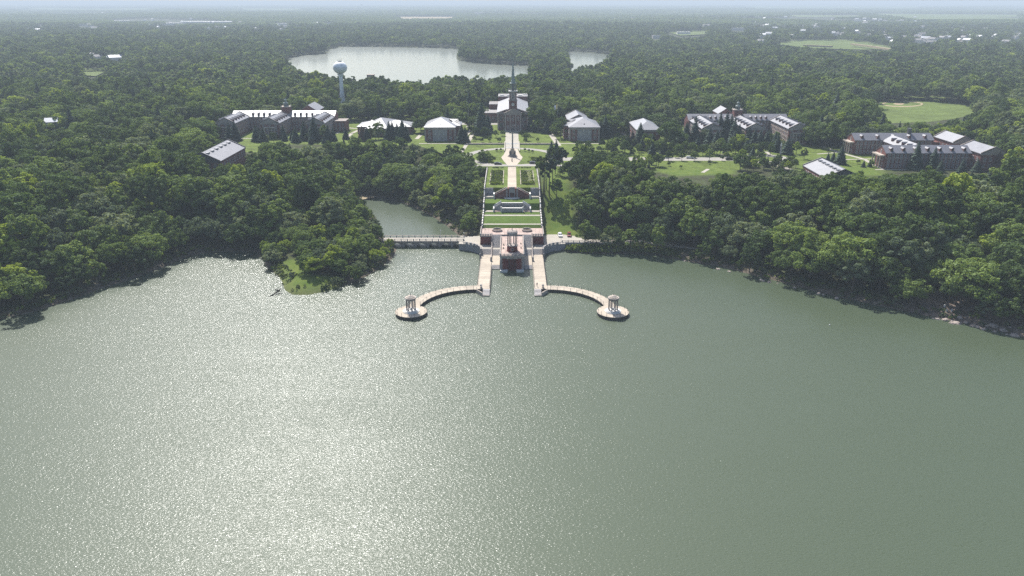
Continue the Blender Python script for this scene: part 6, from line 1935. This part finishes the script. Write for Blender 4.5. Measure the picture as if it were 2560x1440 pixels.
# smaller broadleaf trees that stand alone: (x, y_top, y_base, tone)
SOLO = [(1462, 545, 612, 1, 'leafy tree beside the parking place at the end of the quay'), (1482, 566, 614, 0, 'dark bushy tree overhanging the shore balustrade near the cars'), (1512, 584, 622, 3, 'grey-green bush tree at the water below the shore balustrade'),
        (1545, 582, 624, 0, 'dark bush tree at the water below the middle of the balustrade'), (1576, 570, 626, 1, 'green tree at the water below the shore balustrade'), (1608, 560, 628, 0, 'dark tree at the water past the end of the balustrade'), (1640, 556, 634, 1, 'broad green tree hiding the end of the lakeside road'), (1531, 560, 606, 0, 'dark tree behind the shore balustrade'),
        (1391, 451, 494, 1, 'small maple alone on the sloping lawn'), (1402, 288, 346, 1, 'leafy green tree beside the yellow and white flag'), (1345, 293, 330, 1, 'round tree behind the spruce right of the church'),
        (1671, 376, 402, 0, 'first small street tree from the left along the lake road'), (1704, 377, 402, 0, 'second small street tree from the left along the lake road'), (1737, 376, 402, 1, 'third small street tree from the left along the lake road'),
        (1773, 374, 403, 1, 'bright green fourth street tree along the lake road'), (1805, 386, 402, 0, 'low fifth street tree beside the black car'), (1899, 378, 407, 0, 'dark street tree left of the turning circle'), (1946, 386, 408, 0, 'small tree on the island of the turning circle'),
        (1702, 412, 422, 1, 'little sapling on the bright lawn below the lake road'), (1672, 404, 415, 0, 'little dark sapling at the left of the bright lawn'), (1773, 400, 411, 0, 'little sapling just below the lake road'),
        (1242, 371, 379, 0, 'tiny clipped tree left of the column'), (1252, 370, 378, 0, 'tiny clipped tree nearest the column on its left'), (1312, 370, 378, 0, 'tiny clipped tree nearest the column on its right'), (1322, 372, 380, 0, 'second tiny clipped tree right of the column'), (1331, 374, 382, 0, 'third tiny clipped tree right of the column'),
        (1205, 344, 356, 0, 'dark rounded shrub tree left end of the row before the church'), (1224, 343, 355, 1, 'green rounded shrub tree left of the church walk'), (1248, 343, 356, 0, 'dark rounded shrub tree nearest the church walk on the left'), (1314, 343, 358, 0, 'dark rounded shrub tree nearest the church walk on the right'),
        (1344, 343, 356, 0, 'dark rounded shrub tree on the lawn right of the church walk'), (1257, 325, 340, 0, 'dark shrub at the left foot of the church porch'), (1305, 325, 340, 0, 'dark shrub at the right foot of the church porch'), (1240, 323, 344, 1, 'loose green tree on the lawn before the left church corner'), (1316, 330, 352, 1, 'loose green tree on the lawn before the right church corner'),
        (1990, 355, 385, 2, 'bright green round tree before the right dormitory'), (2010, 370, 398, 0, 'dark tree beside the bright green round tree'), (2068, 368, 380, 0, 'small dark bush-like tree by the path'), (1800, 348, 386, 1, 'tree on the lawn before the right dormitory'), (1855, 370, 404, 2, 'yellowish tree at the middle of the lake road'),
        (1850, 380, 425, 1, 'big tree before the middle of the lake road'), (1545, 332, 345, 0, 'small shrub tree on the lawn left of the brick hall'), (1560, 338, 348, 0, 'small shrub tree by the path left of the brick hall'), (1530, 345, 378, 1, 'round tree below the lawn left of the brick hall'), (1560, 352, 385, 1, 'round tree below the brick hall'),
        (1505, 345, 372, 0, 'tree at the right foot of the stone-fronted block'), (1448, 350, 374, 0, 'low tree before the stone-fronted block'), (1470, 352, 375, 0, 'low dark tree before the right stone-fronted block'), (1640, 350, 378, 1, 'tree right of the brick hall'), (1690, 345, 378, 0, 'dark tree before the left wing of the right dormitory'),
        (1190, 318, 346, 0, 'tree left of the spruces beside the flagpole'), (1185, 338, 352, 0, 'rounded shrub tree by the path under the flagpole'), (2178, 400, 418, 1, 'shrub tree beside the small spruces'), (2145, 398, 410, 0, 'dark rounded shrub on the school lawn'), (892, 665, 710, 0, 'small dark tree standing at the water\'s edge right of the peninsula tip'),
        (842, 690, 716, 3, 'low grey-green willow bush tree overhanging the water at the peninsula')]
for k, px in enumerate((1655, 1672, 1693, 1712, 1731, 1757, 1779, 1792, 1812, 1838, 1862, 1884, 1905, 1925)):
    tn = (0, 0, 1, 0, 1, 0, 0, 3, 1, 0, 0, 1, 0, 1)[k]
    SOLO.append((px, 352 + (k * 7) % 9, 390 - (k * 5) % 8, tn, 'full-grown %s tree in the row above the lake road' % TONES[tn][0]))
for k, px in enumerate((1440, 1458, 1480, 1497, 1520, 1534, 1556, 1576, 1598, 1618)):
    tn = (0, 1, 0, 0, 1, 0, 1, 0, 0, 1)[k]
    SOLO.append((px, 364 + (k * 7) % 7, 386 - (k * 5) % 8, tn, 'low %s tree in the row below the brick hall' % TONES[tn][0]))
for a, b_, c, q in XT:
    if not q:
        tn = random.choice([0, 0, 1, 1, 2, 3]); SOLO.append((a, b_, c, tn, '%s tree standing on the %s campus lawns' % (TONES[tn][0], 'left' if a < 1150 else 'middle' if a < 1450 else 'right')))
for k, (px, yt, yb, tn, lab) in enumerate(SOLO):
    x, y, zz = ground_at(px, yb)
    z = CAM_H - y * (FPX * ST + (yt - 720) * CT) / (FPX * CT - (yt - 720) * ST)
    f = max(.12, min(1.4, (z - zz) / 13.2)); si = [3, 0, 1][k % 3]
    if yb - yt < 13: si = 0
    t = bpy.data.objects.new('small_tree', None); COL.objects.link(t); t.location = (x, y, zz); t.scale = (f, f, f); t.rotation_euler = (0, 0, k * .9)
    tag(t, lab, 'tree'); link_mesh('crown', HI[(tn, si)], t); link_mesh('trunk', TR[k % 3], t)

# ---- shrubs: shoreline, garden beds
SH = [crown_mesh('shrub', 950 + i, [F_shrub, F_bright, F_dark, F_grey][i], R=1.0, z0=.0, z1=1.3, ncl=8, nleaf=40, size=.17) for i in range(4)]
M_flower = mat('white_flowers', (0.45, 0.45, 0.38), .9, .1); SH.append(crown_mesh('flower_mound', 960, foliage_mat('flower_foliage', (.20, .22, .12), (.38, .38, .28)), R=1.0, z0=0, z1=.9, ncl=8, nleaf=40, size=.15))
pts = []; sc3 = []; ix = []
per = []
LK = LAKE
for i in range(len(LK)):
    a, c = LK[i], LK[(i + 1) % len(LK)]; L = math.hypot(c[0] - a[0], c[1] - a[1])
    if a[1] < 200 or abs((a[0] + c[0]) / 2) < 22: continue
    n = int(L / .75)
    for j in range(n):
        k = RS.uniform(); x = a[0] + (c[0] - a[0]) * k; y = a[1] + (c[1] - a[1]) * k
        nx, ny = (c[1] - a[1]) / L, -(c[0] - a[0]) / L
        o_ = RS.uniform(.3, 5.5); per.append((x - nx * o_, y - ny * o_)); per.append((x + nx * o_, y + ny * o_))
per = np.array(per)
x, y = per[:, 0], per[:, 1]; sd3 = sdf(x, y, LAKE); z = height(x, y)
ok = (sd3 > .4) & ~((x > -98) & (x < -74) & (y < 292)) & ~((x > 132) & (x < 190) & (RS.uniform(size=len(x)) < .3)) & ~((np.abs(x) < 24) & (y > 300)) & ~((x < -20) & (x > -60) & (y > 333) & (y < 346))
hwy = (x > 22) & (x < 66) & (y > 333.0); ok &= ~hwy
for q in range(len(x)):
    if ok[q]:
        s = RS.uniform(.6, 1.7); pts.append((x[q], y[q], z[q] - .1)); sc3.append((s, s, s * RS.uniform(.7, 1.1))); ix.append(RS.choice([0, 1, 2, 2, 3, 3]))
for q in range(26):
    x_, y_ = [(-96, 300), (-92, 287), (-84, 280), (-74, 283)][q % 4]; x_ += RS.uniform(-2.5, 2.5); y_ += RS.uniform(-1.5, 3)
    if not in_poly(np.array([x_]), np.array([y_]), PLAWN)[0]: continue
    s = RS.uniform(.4, 1.0); pts.append((x_, y_, float(height(np.array([x_]), np.array([y_]))[0]) - .1)); sc3.append((s, s, s)); ix.append(RS.choice([0, 2, 3]))
# dense brush between the right shore road and the water
for q in range(420):
    x_ = RS.uniform(24, 72); y_ = RS.uniform(327.5, 333.2) - max(0, x_ - 62) * .8
    if float(sdf(np.array([x_]), np.array([y_]), LAKE)[0]) < .3: continue
    s = RS.uniform(.8, 1.6); pts.append((x_, y_, float(height(np.array([x_]), np.array([y_]))[0]) - .1)); sc3.append((s, s, s)); ix.append(RS.choice([0, 1, 3, 2]))
instancer('shoreline_brush', pts, RS.uniform(0, 6.28, len(pts)), sc3, ix, SH)
pts = []; sc3 = []; ix = []
for sx in (-1, 1):
    for q in range(330):
        x_ = sx * RS.uniform(5.1, 11.2); y_ = RS.uniform(387, 420.5)
        u = (y_ - 387) / 33
        if RS.uniform() < .25 * (1 - u): continue
        if sx > 0 and 8.0 < x_ < 10.6 and y_ > 392: continue
        s = RS.uniform(.5, .95); pts.append((x_, y_, 18.0)); sc3.append((s, s, s * .8)); ix.append(RS.choice([0, 0, 1, 3]))
    for q in range(16):
        x_ = sx * RS.uniform(5, 11.4); s = .8 + RS.uniform(0, .3); pts.append((x_, RS.uniform(386.9, 388.3), 18)); sc3.append((s, s, s)); ix.append(1)
    for q in range(70):
        a = RS.uniform(-.9, .9) ; r = RS.uniform(10.5, 20); x_ = sx * (4 + r * math.cos(a) * .8); y_ = 449 + r * .6 * math.sin(a) 
        s = RS.uniform(.7, 1.3); pts.append((x_, y_, 18)); sc3.append((s, s, s)); ix.append(RS.choice([0, 1, 3]))
    for q in range(12):
        s = .55; pts.append((sx * RS.uniform(4, 11), 429 + RS.uniform(-.6, .6), 18)); sc3.append((s, s, s)); ix.append(2)
for q in range(9):
    pts.append((9.3 + .35 * math.sin(q * 2.3), 394 + 2.9 * q, 18.0)); sc3.append((1.25, 1.25, .9)); ix.append(4)
instancer('garden_planting', pts, RS.uniform(0, 6.28, len(pts)), sc3, ix, SH)

# ================================================================== small things on the shores, cars on the roads
def rock(x, y, s, label, seed, m=None, name='boulder'):
    rs = random.Random(seed); bm = bmesh.new(); bmesh.ops.create_icosphere(bm, subdivisions=2, radius=1)
    for v in bm.verts:
        v.co *= 1 + rs.uniform(-.22, .22); v.co.x *= 1.35; v.co.z *= .6
    me = bpy.data.meshes.new(name); bm.to_mesh(me); bm.free(); me.materials.append(m or M_rock)
    o = link_mesh(name, me, None, (x, y, max(.05, gz(x, y))), rs.uniform(0, 3), (s, s, s)); tag(o, label, 'rock', 'boulders along the right shore'); return o
rk = random.Random(3)
for k in range(26):
    px = rk.uniform(2330, 2550); py = 772 + (px - 2230) * .205 + rk.uniform(-9, 3)
    x, y = P(px, py, .4)
    rock(x, y, rk.uniform(.3, 1.1), '%s boulder on the bare right bank' % ('large' if k % 3 == 0 else 'small'), k)
for k in range(12):
    px = rk.uniform(1700, 2100); py = 650 + (px - 1700) * .24 + rk.uniform(-3, 1); x, y = P(px, py, .4)
    rock(x, y, rk.uniform(.3, .8), 'boulder at the foot of the right woods', 60 + k)
for k, (px, py) in enumerate([(2361, 768), (2351, 776), (2366, 779), (2379, 779)]):
    x, y, z = ground_at(px, py)
    t = thing('white_drum', 'white plastic drum on the dark bank behind the rocky shore', 'drum', (x, y, z), .4 * k, 'white drums on the rocky bank')
    b = MB(); b.lathe([(.3, 0), (.32, .1), (.32, .8), (.28, .9)], 12); b.build('barrel', M_white, t)
    b = MB(); b.lathe([(.29, .9), (.29, .96), (.1, .97)], 12); b.build('lid', M_white, t)
t = thing('driftwood_log', 'dark fallen tree lying in the water off the grassy peninsula tip', 'driftwood', P(693, 734, 0) + (.1,))
b = MB(); b.tube((-2.6, -4.2, -.3), (.5, .8, .7), .12, .28, 7); b.build('log', M_drift, t)
b = MB()
for k in range(16):
    a = k * 1.1; b.tube((.4, .7, .6), (.4 + 1.5 * math.cos(a), .8 + 1.3 * math.sin(a), .7 + 1.1 * abs(math.sin(k * 2.3))), .13, .04, 5)
b.build('roots', M_drift, t)
t = thing('fallen_trunk', 'dark dead trunk leaning from the left shore of the peninsula over the water', 'driftwood', P(640, 640, 0.3) + (.6,))
b = MB(); b.tube((-5, .5, 0), (6, -4, .5), .12, .25, 6); b.tube((-1, -1, .2), (-3, 1.5, 1.0), .08, .03, 5); b.build('log', M_drift, t)
# sandy dam at the head of the inlet
b = MB(); pl = [P(a, c, .5) for a, c in ((868, 497), (900, 491), (940, 488), (945, 492), (905, 500), (870, 504))]
b.face([(q[0], q[1], .75) for q in ccw(pl)]); tag(b.build('sandy_bank', M_sand), kind='structure')
car(*P(1724, 396, 18), 18.06, 1.55, M_carw, 'white car parked on the lake road between the street trees')
car(*P(1823, 400, 18), 18.06, 1.6, M_cark, 'black car on the lake road')
car(*P(1245, 411.5, 18), 18.06, 1.55, M_cark, 'black car on the cross road left of the promenade')
car(*P(1333, 409.5, 18), 18.06, 1.5, M_cark, 'dark car on the cross road right of the promenade')
# bench-like orange-white buoy and the little rock seen on the water
t = thing('white_buoy', 'tiny white buoy floating alone on the right part of the lake', 'buoy', P(2074, 813, 0) + (0,))
b = MB(); b.lathe([(.05, -.1), (.25, .05), (.25, .2), (.06, .4)], 10); b.build('float', M_white, t)
b = MB(); b.tube((0, 0, .35), (0, 0, .6), .03, .03, 5); b.build('ring', M_metal, t)
# power line across the woods on the right
t = thing('power_line', 'thin power line with wooden poles crossing the woods on the right', 'power line')
prev = None
for k in range(9):
    px = 1880 + 95 * k; x, y = P(px, 228, 18); z = 18
    b = MB(); b.tube((x, y, z), (x, y, z + 21), .16, .1, 6); b.box(x - 1.2, x + 1.2, y - .08, y + .08, z + 20, z + 20.2); b.build('utility_pole', M_bark, t)
    if prev:
        b = MB(); n = 6
        for i in range(n):
            u, v = i / n, (i + 1) / n
            f_ = lambda w_: (prev[0] + (x - prev[0]) * w_, prev[1] + (y - prev[1]) * w_, z + 20.3 - 3.2 * w_ * (1 - w_))
            b.tube(f_(u), f_(v), .06, .06, 4)
        b.build('wire', M_metal, t)
    prev = (x, y)

# ------------------------------------------------------------------ put every Empty at the base of its thing
for o in list(COL.objects):
    if o.type == 'EMPTY' and o.parent is None and tuple(round(v, 4) for v in o.location) == (0, 0, 0) and o.children:
        lo = [1e9] * 3; hi = [-1e9] * 3
        for c in o.children:
            if c.type != 'MESH': continue
            R_ = Matrix.Rotation(c.rotation_euler.z, 3, 'Z')
            for v in c.bound_box:
                q = R_ @ Vector(v) + c.location
                for k in range(3): lo[k] = min(lo[k], q[k]); hi[k] = max(hi[k], q[k])
        d = Vector(((lo[0] + hi[0]) / 2, (lo[1] + hi[1]) / 2, max(lo[2], 0.0)))
        o.location = d
        for c in o.children: c.location = c.location - d

# ------------------------------------------------------------------ look-alikes are told apart by their place
ONES = 'leftmost second third fourth fifth sixth seventh eighth ninth tenth eleventh twelfth thirteenth fourteenth fifteenth sixteenth seventeenth eighteenth nineteenth twentieth'.split()
TENS = {2: 'twenty-', 3: 'thirty-', 4: 'forty-', 5: 'fifty-', 6: 'sixty-', 7: 'seventy-'}
TENTH = {3: 'thirtieth', 4: 'fortieth', 5: 'fiftieth', 6: 'sixtieth', 7: 'seventieth'}
def ordinal(k):
    if k <= 20: return ONES[k - 1]
    if k % 10 == 0: return TENTH.get(k // 10, 'far')
    return TENS.get(k // 10, '') + (ONES[k % 10 - 1] if k % 10 > 1 else 'first')
bpy.context.view_layer.update()
same = {}
for o in COL.objects:
    if o.parent is None and 'label' in o and 'category' in o: same.setdefault(o['label'], []).append(o)
for lab, os_ in same.items():
    if len(os_) < 2: continue
    os_.sort(key=lambda q: float(project(q.location.x, q.location.y, q.location.z)[0]))
    for k, o in enumerate(os_):
        o['label'] = lab + (', leftmost such' if k == 0 else ', rightmost such' if k == len(os_) - 1 else ', ' + ordinal(k + 1) + ' such from left')
